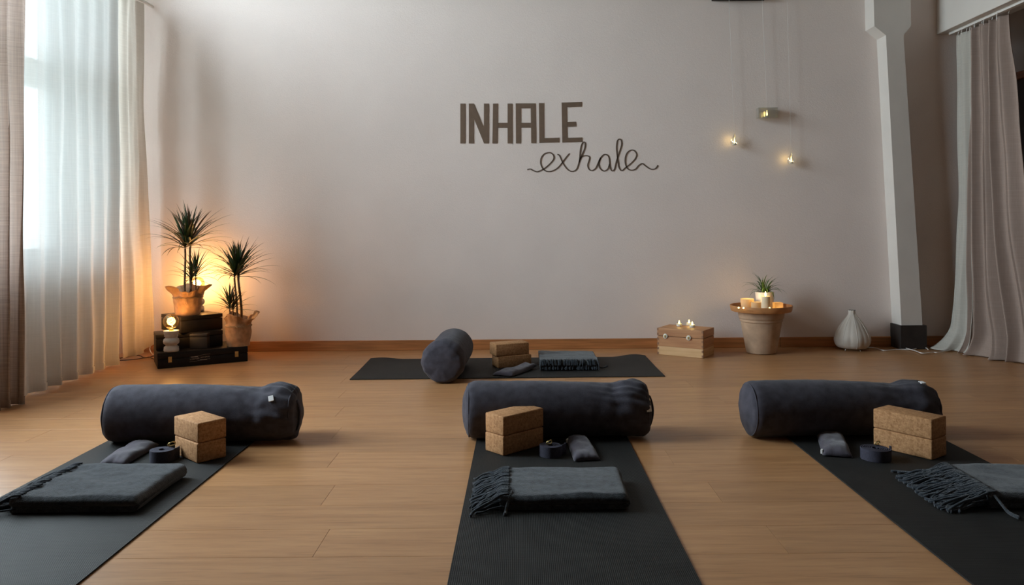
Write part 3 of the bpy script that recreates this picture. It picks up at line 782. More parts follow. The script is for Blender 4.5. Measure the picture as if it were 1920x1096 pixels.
# ================================================================= BLANKETS
def blanket(x0, x1, y0, y1, H, rz, seed, label, fringe_side='x-', fold='y', nfr=70, flen=0.10, tassel=None, skew=0.0, layers=3):
    cx, cy = (x0+x1)/2, (y0+y1)/2; w, d = x1-x0, y1-y0
    r = root('wool_blanket', (cx, cy, MT), rz, label, 'blanket')
    bm = B()
    # rounded cross section (in y,z) with creases where the layers meet, swept along x
    def section(q):
        pts = []; lay = layers; hl = H/lay; ns = 7
        for s in (-1, 1):
            rng = range(lay) if s == -1 else range(lay-1, -1, -1)
            for li in rng:
                if s == -1 and (lay >= 2): merged = li >= 1
                else: merged = False
                for k in range(ns):
                    a = -PI/2+PI*(k+0.5)/ns if s == -1 else PI/2-PI*(k+0.5)/ns
                    zz = hl*(li+0.5)+hl*0.5*math.sin(a)
                    bulge = hl*0.55*math.cos(a)
                    if s == -1 and merged:       # front: the upper layers wrap round as one roll
                        tt = (zz-hl)/(H-hl); aa = -PI/2+PI*tt; bulge = (H-hl)*0.42*max(0, math.cos(aa))
                        ofs = 0.004
                    else: ofs = 0.0 if s == 1 else 0.004*(li)
                    pts.append((s*(d/2-hl*0.4)+s*bulge, zz))
            if s == -1:
                for k in range(1, 26):
                    yy = -(d/2-hl*0.4)+(2*(d/2-hl*0.4))*k/26; pts.append((yy, H))
        return pts[::-1]
    base = section(0); nx = 56; rings = []
    # bottom closing points
    for k in range(1, 8): base.append(((d/2)*( -1+2*k/8)*-1*-1, 0.0))
    for i in range(nx+1):
        u = i/nx; x = -w/2+w*u; ring = []
        edge = min(1.0, (1-u)*w/(H*0.55)); rnd = math.sqrt(max(0, 1-(1-edge)**2)) if fringe_side == 'x-' else 1.0
        for (yy, zz) in base:
            zc = H*0.48
            z = zc+(zz-zc)*(0.25+0.75*rnd); y = yy*(1-0.03*(1-rnd))
            X = x
            if zz > H*0.3:
                f = (zz/H)
                z += f*0.0065*nz(x*5, yy*9, 0, 1.3, seed)+f*0.0030*nz(x*14, yy*26, 0, 1, seed+2)
                z += f*0.004*math.sin(yy*42+5*nz(x*4, yy*3, 0, 1, seed))*max(0, nz(x*3, yy*4, 1, 1, seed+4))
                y += 0.005*nz(x*6, zz*20, 3, 1, seed)
            X += skew*yy + 0.006*nz(yy*8, zz*30, 1, 1, seed)*(1 if u > 0.9 or u < 0.1 else 0)
            ring.append(bm.verts.new((X, y, max(0.0005, z))))
        rings.append(ring)
    n = len(base)
    for i in range(nx):
        for k in range(n): bm.faces.new((rings[i][k], rings[i][(k+1)%n], rings[i+1][(k+1)%n], rings[i+1][k]))
    bm.faces.new(rings[0][::-1]); bm.faces.new(rings[-1])
    obj('folded_cloth', bm, 'wool', r, smooth=True)
    # fringe of twisted wool strands
    rnd = random.Random(int(seed*100)); bm = B()
    for k in range(nfr):
        v = (k+0.5)/nfr+rnd.uniform(-0.004, 0.004); lv = rnd.choice([1.0, 0.98, 0.66, 0.36]) if layers > 2 else rnd.choice([1, 0.5])
        z0 = H*lv-0.004; L_ = flen*rnd.uniform(0.7, 1.15); sw = rnd.uniform(-0.5, 0.5)*L_
        drop = z0-0.004
        if fringe_side == 'x-':
            y = -d/2+d*v; x = -w/2+skew*y
            if lv > 0.9:
                pts = [(x+0.030, y, H+0.002), (x+0.004, y+sw*0.1, H+0.001), (x-L_*0.30, y+sw*0.35, z0-drop*0.25), (x-L_*0.62, y+sw*0.75, z0-drop*0.62+rnd.uniform(0, 0.01)), (x-L_*0.9, y+sw*0.9, 0.006+rnd.uniform(0, 0.008)), (x-L_, y+sw*1.3, 0.004)]
            else:
                pts = [(x+0.02, y, z0), (x-L_*0.3, y+sw*0.4, z0-drop*0.4), (x-L_*0.7, y+sw, z0-drop*0.85), (x-L_*1.0, y+sw*1.2, 0.005)]
        else:      # fringe hanging over the front edge
            x = -w/2+w*v; y = -d/2-0.004
            sw = rnd.uniform(-0.25, 0.35)*L_
            if lv > 0.9:
                pts = [(x, y+0.03, H+0.002), (x, y-0.006, H), (x+sw*0.4, y-0.014, H*0.78), (x+sw*0.8, y-0.018, H*0.52)]
            else:
                pts = [(x, y+0.012, z0), (x+sw*0.3, y-0.010, z0-0.008), (x+sw*0.5, y-0.014, max(0.02, z0*0.5)), (x+sw*0.7, y-0.018, 0.005)]
        pts = catmull(pts, 3)
        rr = rnd.uniform(0.0021, 0.0036)
        tube(bm, pts, (lambda t, rr=rr: rr*(1.0+0.5*t)), 5)
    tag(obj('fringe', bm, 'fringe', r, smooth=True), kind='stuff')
    if tassel:
        P = catmull([Vector(p) for p in tassel], 5)
        obj('tassel', tube(B(), P, lambda t: 0.0032+0.0030*t, 7), 'wool', r, smooth=True)
    return r
blanket(-1.590, -1.190, 2.405, 2.745, 0.052, 0.0, 1.0, 'folded grey blanket on the left mat, fringe at the picture edge', nfr=75, flen=0.095, skew=0.02, layers=3)
blanket(-0.070, 0.335, 2.395, 2.665, 0.050, 0.0, 2.0, 'folded blue-grey blanket on the centre mat, fringe to its left', nfr=110, flen=0.085, layers=3,
        tassel=[(-0.165, -0.10, 0.050), (-0.17, -0.128, 0.044), (-0.178, -0.142, 0.025), (-0.183, -0.155, 0.006), (-0.186, -0.178, 0.005)])
blanket(1.435, 1.880, 2.375, 2.665, 0.050, -0.02, 3.0, 'folded dark blanket on the right mat, shaggy fringe towards the strap', nfr=170, flen=0.135, layers=3,
        tassel=[(-0.205, -0.145, 0.045), (-0.20, -0.17, 0.03), (-0.192, -0.20, 0.010), (-0.180, -0.235, 0.006)])
blanket(0.115, 0.470, 4.71, 5.05, 0.062, 0.0, 4.0, 'folded grey blanket near the back wall, fringe over its front', fringe_side='y-', nfr=80, flen=0.05, layers=4,
        tassel=[(0.165, -0.15, 0.03), (0.19, -0.17, 0.015), (0.215, -0.165, 0.014), (0.235, -0.16, 0.022)])

# ================================================================= BLACK BOXES (left corner)
A29 = math.radians(29)
fl_ = at_z(295.5, 691.6)
def frame_pt(base, ang, a, b):      # point a along the front, b back
    return (base[0]+a*math.cos(ang)-b*math.sin(ang), base[1]+a*math.sin(ang)+b*math.cos(ang))
def case(name, base, ang, w, d, z, h, m, label, lidf=0.35, latches=(), group=None):
    r = root(name, (base[0], base[1], z), ang, label, 'box', group)
    hb = h*(1-lidf)
    sharp(obj('box_body', box(B(), 0, w, 0, d, 0, hb-0.001, bev=0.0025), m, r))
    sharp(obj('lid', box(B(), -0.001, w+0.001, -0.001, d+0.001, hb+0.0012, h, bev=0.003), m, r))
    for lx in latches:
        bm = box(B(), lx-0.011, lx+0.011, -0.005, -0.0005, hb-0.022, hb+0.014, bev=0.0012)
        l = obj('latch', bm, 'brass', r)
        obj('latch_hook', tube(B(), [(lx-0.005, -0.007, hb-0.012), (lx-0.005, -0.008, hb+0.006), (lx+0.005, -0.008, hb+0.006), (lx+0.005, -0.007, hb-0.012)], 0.0013, 6), 'brass', l, smooth=True)
    return r
bottom = case('storage_box', (fl_.x, fl_.y), A29, 0.545, 0.32, 0, 0.100, 'black_box', 'long black case with printed words, lowest in the corner stack', 0.42, (0.072, 0.475))
# printed emblem on the case: two waving lines of small capitals with rules above and below
def text_obj(body, size, x, z, parent, rot=0.0, nm='print_line', align='CENTER'):
    cu = bpy.data.curves.new(nm, 'FONT'); cu.body = body; cu.size = size; cu.align_x = align; cu.extrude = 0.0002; cu.space_character = 1.12
    tmp = bpy.data.objects.new(nm, cu); COL.objects.link(tmp)
    dg = bpy.context.evaluated_depsgraph_get(); me = bpy.data.meshes.new_from_object(tmp.evaluated_get(dg))
    bpy.data.objects.remove(tmp); bpy.data.curves.remove(cu)
    me.materials.clear(); me.materials.append(M['print'])
    o = bpy.data.objects.new(nm, me); link(o, parent); o.location = (x, -0.0022, z); o.rotation_euler = (PI/2, -rot, 0)
    return o
for i, ch in enumerate('LIMITED RELEASE'):
    if ch == ' ': continue
    t = i/14; xx = 0.193+0.112*t; zz = 0.040+0.010*(1/(1+math.exp(-(t-0.5)*9)))
    text_obj(ch, 0.0125, xx, zz, bottom, 0.10, 'printed_letter')
for (xa_, xb_, za, zb) in ((0.196, 0.238, 0.0565, 0.0585), (0.250, 0.292, 0.0335, 0.0355)):
    obj('printed_rule', box(B(), xa_, xb_, -0.0020, -0.0012, za, zb+0.002), 'print', bottom)
for sgn, zb in ((1, 0.0625), (-1, 0.034)):
    pts = [(0.187+0.124*i/24, zb-0.003+0.010*(1/(1+math.exp(-(i/24-0.5)*9)))-(0.002 if sgn < 0 else 0)) for i in range(25)]
    obj('printed_scroll', tube(B(), [(p[0], -0.0018, p[1]) for p in pts], 0.0005, 4), 'print', bottom)
mb = frame_pt((fl_.x, fl_.y), A29, 0.0, 0.115)
case('storage_box', mb, A29, 0.405, 0.20, 0.1005, 0.103, 'black_box', 'black box in the middle of the corner stack', 0.3)
sb = at_z(352, 656, 0.1005)
case('storage_box', (sb.x, sb.y+0.03), math.radians(8), 0.108, 0.075, 0.1005, 0.098, 'dark_box', 'small charcoal box in front of the middle black box', 0.2)
tb = at_z(339, 594, 0.31)
case('storage_box', (tb.x, tb.y), math.radians(48), 0.285, 0.295, 0.2040, 0.106, 'black_box', 'top black box of the corner stack, under the taller plant', 0.25)
ZT = 0.3102

# ================================================================= BULB LAMPS
def bulb_lamp(x, y, z, label, power):
    r = root('bulb_lamp', (x, y, z), 0, label, 'lamp', 'globe bulb lamps on turned bases')
    prof = [(0.044, 0.0005), (0.046, 0.010), (0.044, 0.030), (0.034, 0.038), (0.034, 0.042), (0.046, 0.052), (0.049, 0.066), (0.045, 0.080), (0.036, 0.088), (0.036, 0.092), (0.042, 0.098), (0.040, 0.106), (0.042, 0.110), (0.048, 0.128), (0.047, 0.134), (0.030, 0.134), (0.028, 0.128)]
    obj('base', lathe(B(), prof, 40), 'concrete', r, smooth=True)
    obj('socket', lathe(B(), [(0.014, 0.128), (0.014, 0.146), (0.012, 0.150)], 20), 'brass', r, smooth=True)
    bm = B(); R = 0.0485; zc = 0.192; prof = [(0.012, 0.144), (0.013, 0.148)]
    for i in range(1, 20):
        a = -PI/2+0.32+(PI-0.32)*i/20; prof.append((R*math.cos(a), zc+R*math.sin(a)))
    prof.append((0.001, zc+R))
    b = obj('bulb', lathe(bm, prof, 36, cap0=False), 'glass_amber', r, smooth=True)
    pts = []
    for i in range(60):
        t = i/59; a = t*2*PI*1.25+0.4
        pts.append((0.015*math.cos(a)*math.sin(PI*(0.12+0.8*t)), 0.015*math.sin(a)*math.sin(PI*(0.12+0.8*t)), 0.158+0.058*t))
    obj('filament', tube(B(), pts, 0.0026, 8), 'filament', b, smooth=True)
    ld = bpy.data.lights.new('bulb_light', 'POINT'); ld.energy = power; ld.color = (1.0, 0.55, 0.22); ld.shadow_soft_size = 0.03
    lo = bpy.data.objects.new('bulb_light', ld); link(lo, r); lo.location = (0, 0, 0.19)
    return r
lp = at_z(314, 661, 0.1005)
bulb_lamp(lp.x, lp.y+0.055, 0.1005, 'globe bulb lamp on the front left end of the long black case', 3.2)
bulb_lamp(-2.255, 5.395, ZT, 'second globe bulb lamp, almost hidden behind the paper-wrapped plant', 9.5)

# ================================================================= WRAPPED DRACAENAS
def wrapped_pot(r, Rb, Rt, H, ruff, rh, seed, side=0.0):
    bm = B(); prof = []
    for i in range(9): t = i/8; prof.append((Rb+(Rt-Rb)*t, 0.0008+H*t))
    for i in range(1, 9):
        t = i/8; prof.append((Rt*0.98+ruff*(t**1.25), H+rh*(t**0.8)))
    def wob(rr, z, a):
        if z <= H:
            q = 0.006*nz(math.cos(a)*2, math.sin(a)*2, z*14, 1.5, seed)+0.003*abs(math.sin(7*a+seed+z*30))*(z/H)
            return rr+q-(0.006 if abs(z-H) < 0.012 else 0)
        t = (z-H)/rh
        rr -= side*ruff*t*(0.5-0.5*math.cos(a))*1.3
        return rr+t*(1-side*(0.5-0.5*math.cos(a)))*(0.022*math.sin(5*a+seed)+0.013*math.sin(9*a+2*seed)+0.010*nz(math.cos(a)*3, math.sin(a)*3, t, 2, seed))
    lathe(bm, prof, 72, wob=wob, cap1=False)
    for v in bm.verts:
        if v.co.z > H:
            a = math.atan2(v.co.y, v.co.x); t = (v.co.z-H)/rh
            v.co.z += t*(0.020*math.sin(3*a+seed*2)+0.010*nz(math.cos(a)*4, math.sin(a)*4, 0, 2, seed))
    o = obj('paper_wrap', bm, 'kraft', r); sharp(o, 0.35)
    sd = o.modifiers.new('t', 'SOLIDIFY'); sd.thickness = 0.0012
    bm = B()
    for k in range(3):
        tube(bm, [((Rt+0.004)*math.cos(2*PI*i/36), (Rt+0.004)*math.sin(2*PI*i/36), H-0.006+0.0035*k+0.001*math.sin(i)) for i in range(36)], 0.0018, 5, closed=True)
    tube(bm, catmull([(0.01, -Rt-0.004, H), (0.03, -Rt-0.02, H-0.004), (0.028, -Rt-0.012, H-0.03), (0.034, -Rt-0.008, H-0.05)], 4), 0.0016, 5)
    obj('twine', bm, 'twine', r, smooth=True)
    bm = B(); lathe(bm, [(Rt*0.90, H-0.02), (Rt*0.85, H-0.008), (Rt*0.4, H-0.002), (0.002, H)], 24)
    obj('soil', bm, 'soil', r, smooth=True)
def leaf_mesh(L, w, elev, droop, seg=9, nm='leaf'):
    bm = B(); p = Vector((0, 0, 0)); a = elev; rows = []
    for i in range(seg+1):
        t = i/seg; ww = w*(0.55+0.9*t if t < 0.3 else 1.0*(1-((t-0.3)/0.7)**1.7)*0.82+0.0)
        ww = max(ww, 0.0003)
        nrm = Vector((-math.sin(a), 0, math.cos(a)))
        rows.append([bm.verts.new(p+Vector((0, -ww/2, 0))+nrm*ww*0.18), bm.verts.new(p.copy()), bm.verts.new(p+Vector((0, ww/2, 0))+nrm*ww*0.18)])
        p = p+Vector((math.cos(a), 0, math.sin(a)))*(L/seg); a -= droop*(0.3+1.4*t)/seg
    for i in range(seg):
        for k in range(2): bm.faces.new((rows[i][k], rows[i][k+1], rows[i+1][k+1], rows[i+1][k]))
    for f in bm.faces: f.smooth = True
    me = bpy.data.meshes.new(nm); bm.to_mesh(me); bm.free(); return me
_leaf = {}
def leaf(parent, loc, L, elev, droop, az, roll, m, w=0.013):
    key = (round(L/0.03), round(elev/0.14), round(droop/0.2), m, w)
    if key not in _leaf:
        me = leaf_mesh(key[0]*0.03, w, key[1]*0.14, key[2]*0.2); me.materials.append(M[m]); _leaf[key] = me
    o = bpy.data.objects.new('leaf', _leaf[key]); link(o, parent); o.location = loc; o.rotation_euler = (roll, 0, az)
    return o
def head(r, base, L, n, seed, w=0.013, lean=(0, 0)):
    rn = random.Random(seed)
    for k in range(n):
        t = k/(n-1); az = k*2.39996+rn.uniform(-0.3, 0.3)
        elev = 0.10+1.35*t**0.75+rn.uniform(-0.10, 0.10)
        droop = max(0.1, (0.95*(1-t)**1.2+rn.uniform(0, 0.45)))
        LL = L*(0.80+0.25*math.sin(PI*min(1, t+0.15)))*rn.uniform(0.8, 1.12)
        z = base[2]+0.055*t*(L/0.3)
        leaf(r, (base[0]+lean[0]*t, base[1]+lean[1]*t, z), LL, elev, droop, az, 0.0, 'leaf' if rn.random() < 0.68 else 'leaf2', w)
def stem(r, pts, r0, r1):
    obj('stem', tube(B(), catmull(pts, 5), lambda t: r0+(r1-r0)*t, 9), 'stem', r, smooth=True)
# taller plant on the top box
p1 = at_y(352, 592, 5.19)
PL = root('dracaena_plant', (p1.x, 5.19, ZT), 0, 'taller spiky dracaena in brown paper wrap on the top black box', 'plant')
wrapped_pot(PL, 0.076, 0.088, 0.118, 0.045, 0.062, 1.0)
def loc_(px, py, r, y=None):
    q = at_y(px, py, r.location.y if y is None else y)-r.location; return (q.x, q.y, q.z)
h1 = loc_(347, 466, PL, 5.17); h2 = loc_(357, 462, PL, 5.21)
stem(PL, [(-0.006, -0.02, 0.11), (-0.010, -0.02, 0.19), (h1[0]*0.8, -0.02, h1[2]-0.06), h1], 0.0075, 0.0065)
stem(PL, [(0.014, 0.02, 0.11), (0.012, 0.02, 0.22), (0.010, 0.02, h2[2]-0.04), h2], 0.0075, 0.007)
head(PL, h1, 0.275, 40, 11, 0.0195); head(PL, h2, 0.300, 50, 12, 0.0195)
h3 = loc_(359, 528, PL, 5.15); stem(PL, [(0.02, -0.035, 0.11), (h3[0], h3[1], h3[2]-0.02), h3], 0.005, 0.005); head(PL, h3, 0.165, 24, 13, 0.013)
h4 = loc_(367, 520, PL, 5.22); stem(PL, [(0.045, 0.03, 0.11), (h4[0], h4[1], h4[2]-0.02), h4], 0.005, 0.005); head(PL, h4, 0.200, 30, 14, 0.014)
# lower plant on the right end of the long case
p2 = at_z(440, 650, 0.1005)
PR = root('dracaena_plant', (p2.x, p2.y+0.07, 0.1005), 0, 'lower spiky dracaena in brown paper on the right end of the long case', 'plant')
wrapped_pot(PR, 0.072, 0.082, 0.135, 0.055, 0.070, 3.4, 0.75)
g1 = loc_(440, 520, PR, PR.location.y-0.01); g2 = loc_(447, 518, PR, PR.location.y+0.02)
stem(PR, [(-0.012, -0.01, 0.12), (-0.004, -0.01, 0.25), (g1[0], g1[1], g1[2]-0.03), g1], 0.007, 0.006)
stem(PR, [(0.012, 0.02, 0.12), (0.014, 0.02, 0.25), (g2[0], g2[1], g2[2]-0.03), g2], 0.009, 0.007)
head(PR, g1, 0.255, 38, 21, 0.018); head(PR, g2, 0.275, 46, 22, 0.018)
g3 = loc_(431, 580, PR, PR.location.y-0.03); stem(PR, [(-0.03, -0.03, 0.12), (g3[0], g3[1], g3[2]-0.02), g3], 0.005, 0.005); head(PR, g3, 0.175, 28, 23, 0.014)
g4 = loc_(437, 582, PR, PR.location.y+0.0); stem(PR, [(-0.01, 0.0, 0.12), (g4[0], g4[1], g4[2]-0.02), g4], 0.005, 0.005); head(PR, g4, 0.165, 22, 24, 0.013)

# ================================================================= CABLES LEFT
cp = [(260.6,150),(261,184),(259,210),(261,230),(256,270),(260,296),(253.5,325),(260,349),(255,378),(255,409),(259,435),(260,458),(268,488),(261,514),(263,554),(264,585),(269,613),(279,629),(282,645),(281,655)]
pts = [at_y(x, y, YW-0.035) for x, y in cp] + [at_z(286, 664, 0.006), at_z(292, 665, 0.006)]
o = obj('power_cord', tube(B(), catmull(pts, 5), 0.0032, 7), 'white_plastic', smooth=True); tag(o, 'white wavy power cord hanging down the corner by the curtain', 'cord')
for k, P_ in enumerate(([(225, 671), (236, 669), (250, 665.5), (262, 666), (269, 669.5), (280, 669), (296, 664)], [(225, 675), (237, 674.5), (255, 673), (270, 670.5), (280, 669), (284, 671), (296, 675)])):
    pts = [at_z(x, y, 0.005+0.004*k) for x, y in P_]
    o = obj('power_cord', tube(B(), catmull(pts, 5), 0.0034, 7), 'black_cable', smooth=True)
    tag(o, ('dark cord on the floor by the corner curtain, the one nearer the wall', 'dark cord on the floor by the corner curtain, the one nearer the viewer')[k], 'cord')

# ================================================================= WOODEN CRATE
q = at_z(1233, 664)
ang = math.radians(-33); cw, cd, ch = 0.322, 0.213, 0.182
CR = root('wooden_box', (q.x, q.y, 0), ang, 'finger-jointed pine box with a lid by the back wall', 'box')
hb = ch*0.70; th = 0.012
obj('lower_board', box(B(), th*0.0, cw, 0, cd, 0.0005, hb*0.46, 0.0015), 'pine_light', CR)
obj('upper_board', box(B(), 0, cw, 0, cd, hb*0.46+0.0006, hb, 0.0015), 'pine_dark', CR)
obj('lid', box(B(), -0.0015, cw+0.0015, -0.0015, cd+0.0015, hb+0.003, ch, 0.002), 'pine_dark', CR)
bm = B(); nj = 11
for k in range(nj):
    za = 0.004+k*(ch-0.004)/nj
    if hb-0.014 < za < hb+0.003: continue
    if k % 2 == 0:
        for xx in ((-0.0022, 0.0095), (cw-0.0095, cw+0.0022)):
            box(bm, xx[0], xx[1], -0.0022, 0.010, za, za+ch/nj*0.92)
tag(obj('finger_joint', bm, 'pine_joint', CR), kind='stuff')
for lx in (0.060, 0.225):
    l = obj('latch', lathe(B(), [(0.016, 0.0), (0.0175, 0.003), (0.016, 0.006), (0.008, 0.007)], 20), 'tin', CR, smooth=True, loc=(lx, -0.0025, hb+0.002), rot=(PI/2, 0, 0))
    obj('latch_clasp', box(B(), -0.006, 0.006, -0.009, 0.009, 0.007, 0.010, 0.001), 'brass', l)
# tealights
def tealight(x, y, z, label, parent_power=0.0, group=None, R=0.0185, s=1.0):
    r = root('tealight', (x, y, z), random.uniform(0, 3), label, 'tealight', group)
    obj('cup', lathe(B(), [(R*s, 0.0003), (R*s, 0.016*s), (R*0.9*s, 0.0165*s), (R*0.88*s, 0.013*s), (0.004*s, 0.013*s)], 24), 'tin', r, smooth=False)
    f = lathe(B(), [(0.0015*s, 0.0135*s), (0.0052*s, 0.019*s), (0.0058*s, 0.024*s), (0.004*s, 0.032*s), (0.0008*s, 0.040*s)], 12)
    obj('flame', f, 'flame', r, smooth=True)
    if parent_power:
        ld = bpy.data.lights.new('candle_light', 'POINT'); ld.energy = parent_power; ld.color = (1.0, 0.66, 0.22); ld.shadow_soft_size = 0.012
        lo = bpy.data.objects.new('candle_light', ld); link(lo, r); lo.location = (0, 0, 0.03*s)
    return r
for (px, py, lb) in ((1273.5, 611, 'lit tealight on the pine box, leftmost of three'), (1292, 609.5, 'lit tealight on the pine box, at the back of the right pair'), (1298, 613, 'lit tealight on the pine box, at the front of the right pair')):
    t_ = at_z(px, py, ch+0.0005); tealight(t_.x, t_.y, ch+0.0005, lb, 0.05, 'tealights on the pine box')

# ================================================================= TERRACOTTA POT + SAUCER
cx, cy = 1.655, 5.325
FP = root('terracotta_pot', (cx, cy, 0), 0, 'tall weathered terracotta pot carrying a saucer of candles', 'pot')
prof = [(0.088, 0.0005), (0.098, 0.004), (0.103, 0.02), (0.134, 0.195), (0.136, 0.215), (0.142, 0.219), (0.144, 0.228), (0.142, 0.234), (0.148, 0.240), (0.151, 0.250), (0.155, 0.282), (0.148, 0.283), (0.140, 0.24), (0.09, 0.03)]
sharp(obj('pot_body', lathe(B(), prof, 56), 'terracotta', FP), 0.7)
SZ = 0.284
SP = root('plant_saucer', (cx, cy, SZ), 0, 'wide orange saucer lying on the terracotta pot, full of candles', 'saucer')
prof = [(0.165, 0.0004), (0.198, 0.004), (0.203, 0.012), (0.208, 0.040), (0.207, 0.044), (0.199, 0.044), (0.193, 0.016), (0.188, 0.010), (0.002, 0.009)]
sharp(obj('saucer_dish', lathe(B(), prof, 72), 'saucer', SP), 0.6)
SB = SZ+0.0095
def in_saucer(px, y): return at_y(px, 575, y).x
# white pot with spider plant
wx = in_saucer(1434, 5.37)
WP = root('spider_plant', (wx, 5.37, SB), 0, 'small green spider plant in a white pot among the candles', 'plant')
sharp(obj('pot', lathe(B(), [(0.052, 0.0005), (0.055, 0.004), (0.063, 0.118), (0.063, 0.121), (0.059, 0.121), (0.057, 0.108), (0.002, 0.108)], 40), 'ceramic', WP), 0.6)
obj('soil', lathe(B(), [(0.056, 0.109), (0.04, 0.113), (0.002, 0.115)], 24), 'soil', WP, smooth=True)
rn = random.Random(5)
for k in range(46):
    t = k/45
    leaf(WP, (rn.uniform(-0.015, 0.015), rn.uniform(-0.015, 0.015), 0.112), 0.105+0.075*rn.random(), 0.45+0.95*t+rn.uniform(-0.1, 0.1), 1.6*(1-t)+0.6+rn.uniform(-0.1, 0.4), k*2.4, 0, 'leaf3', 0.0115)
# candles
def candle(px, y, R, H, label, square=False, power=0.0, m='wax', flame=True, inside=False):
    x = in_saucer(px, y); r = root('candle', (x, y, SB), 0, label, 'candle')
    if square: sharp(obj('wax_body', box(B(), -R, R, -R, R, 0.0004, H, 0.003), m, r))
    else: sharp(obj('wax_body', lathe(B(), [(R, 0.0004), (R, H-0.003), (R-0.003, H), (R*0.6, H-0.003), (0.002, H-0.004)], 32), m, r), 0.7)
    if flame:
        obj('flame', lathe(B(), [(0.002, H-0.004), (0.0065, H+0.006), (0.0070, H+0.012), (0.004, H+0.024), (0.0008, H+0.034)], 12), 'flame', r, smooth=True)
    if power:
        ld = bpy.data.lights.new('candle_light', 'POINT'); ld.energy = power; ld.color = (1.0, 0.62, 0.22); ld.shadow_soft_size = 0.015
        lo = bpy.data.objects.new('candle_light', ld); link(lo, r); lo.location = (0, 0, 0.02 if inside else H+0.05)
    return r
candle(1435.5, 5.235, 0.031, 0.104, 'tall ivory pillar candle with a flame before the white pot', power=0.25)
candle(1458.5, 5.265, 0.028, 0.058, 'small square ivory candle on the right side of the saucer', square=True, flame=False, m='wax_glow', power=0.06, inside=True)
def votive(px, y, R0_, R1_, H, label, power):
    x = in_saucer(px, y); r = root('votive_holder', (x, y, SB), 0, label, 'candle holder')
    sharp(obj('cup', lathe(B(), [(R0_, 0.0004), (R1_, H), (R1_-0.003, H), (R0_-0.003, 0.006), (0.002, 0.005)], 36), 'votive_glow', r), 0.7)
    ld = bpy.data.lights.new('candle_light', 'POINT'); ld.energy = power; ld.color = (1.0, 0.62, 0.22); ld.shadow_soft_size = 0.012
    lo = bpy.data.objects.new('candle_light', ld); link(lo, r); lo.location = (0, 0, H+0.012)
    return r
votive(1401, 5.33, 0.038, 0.046, 0.078, 'larger cream votive cup at the left of the saucer', 0.18)
votive(1418, 5.265, 0.034, 0.036, 0.062, 'smaller cream votive cup beside the tall candle', 0.05)
# string of fairy lights along the saucer
fx = [(1378, 5.22), (1385, 5.185), (1394, 5.165), (1412, 5.150), (1430, 5.143), (1443, 5.150), (1455, 5.16), (1468, 5.19)]
pts = [Vector((in_saucer(p_, y_), y_, SB+0.014)) for p_, y_ in fx]
FR = root('fairy_lights', (pts[3].x, pts[3].y, SB), 0, 'thin string of tiny warm fairy lights along the saucer rim', 'fairy lights')
obj('wire', tube(B(), [p-FR.location for p in catmull(pts, 5)], 0.0010, 5), 'brass', FR, smooth=True)
for i in (1, 2, 5):
    p = pts[i]-FR.location; obj('light_bead', sphere(B(), p+Vector((0, 0, 0.018)), 0.0055, 10, 8), 'flame', FR, smooth=True)

# ================================================================= HANGING LIGHTS
shx0 = at_y(1338, 0, 5.50).x; shx1 = at_y(1437, 0, 5.50).x; shz = at_y(1388, -2.5, 5.50).z
HS = obj('wall_shelf', box(B(), shx0, shx1, 5.50, YW, shz, shz+0.03, 0.002), 'black_box'); tag(HS, 'black wall shelf whose underside shows at the top of the picture', 'shelf')
YH = 5.515
def hang(top, bot, kind, label):
    b_ = at_y(*bot, YH); t_ = at_y(*top, YH)
    d_ = (t_-b_); 
    if kind != 'long': t_ = b_+d_*((shz-b_.z)/d_.z)
    else: t_ = b_+d_*((ZC-b_.z)/d_.z)
    r = root('hanging_light', b_, 0, label, 'hanging light')
    off = 0.052 if kind != 'box' else 0.040
    obj('string', tube(B(), [Vector((0.0, 0, off)), t_-b_], 0.0012, 6), 'string', r, smooth=True)
    if kind == 'box':
        bw, bd, bh = 0.068, 0.030, 0.036
        bm = B(); box(bm, -bw, bw, -bd, bd, -bh, -bh+0.004); box(bm, -bw, bw, bd-0.003, bd, -bh, bh); box(bm, -bw, -bw+0.004, -bd, bd, -bh, bh); box(bm, bw-0.004, bw, -bd, bd, -bh, bh); box(bm, -bw, bw, -bd, -bd+0.003, -bh, bh); box(bm, -bw, bw, -bd, bd, bh-0.003, bh)
        obj('glass_case', bm, 'glass_clear', r)
        zf = -0.031; xo = 0.0
    else:
        prof = [(0.003, -0.034), (0.018, -0.032), (0.027, -0.020), (0.028, -0.006), (0.021, 0.016), (0.010, 0.036), (0.004, 0.050), (0.001, 0.054)]
        obj('glass_drop', lathe(B(), prof, 28), 'glass_clear', r, smooth=True); zf = -0.030; xo = 0
    obj('tealight_cup', lathe(B(), [(0.015, zf), (0.015, zf+0.012), (0.002, zf+0.012)], 20), 'tin', r)
    obj('flame', lathe(B(), [(0.002, zf+0.012), (0.0052, zf+0.020), (0.005, zf+0.026), (0.003, zf+0.036), (0.0006, zf+0.052)], 12), 'flame', r, smooth=True)
    ld = bpy.data.lights.new('candle_light', 'POINT'); ld.energy = 0.045 if kind != 'box' else 0.012; ld.color = (1.0, 0.68, 0.22); ld.shadow_soft_size = 0.01
    lo = bpy.data.objects.new('candle_light', ld); link(lo, r); lo.location = (-0.030 if kind != 'box' else 0, 0.0, zf+0.04)
hang((1367, 0), (1377, 264), 'drop', 'leftmost hanging glass drop with a tiny light, under the wall shelf')
hang((1429, 0), (1438, 212), 'box', 'hanging rectangular glass case with a tiny light')
hang((1476, 0), (1483.5, 299), 'long', 'lowest hanging glass drop with a tiny light, nearest the pilaster')

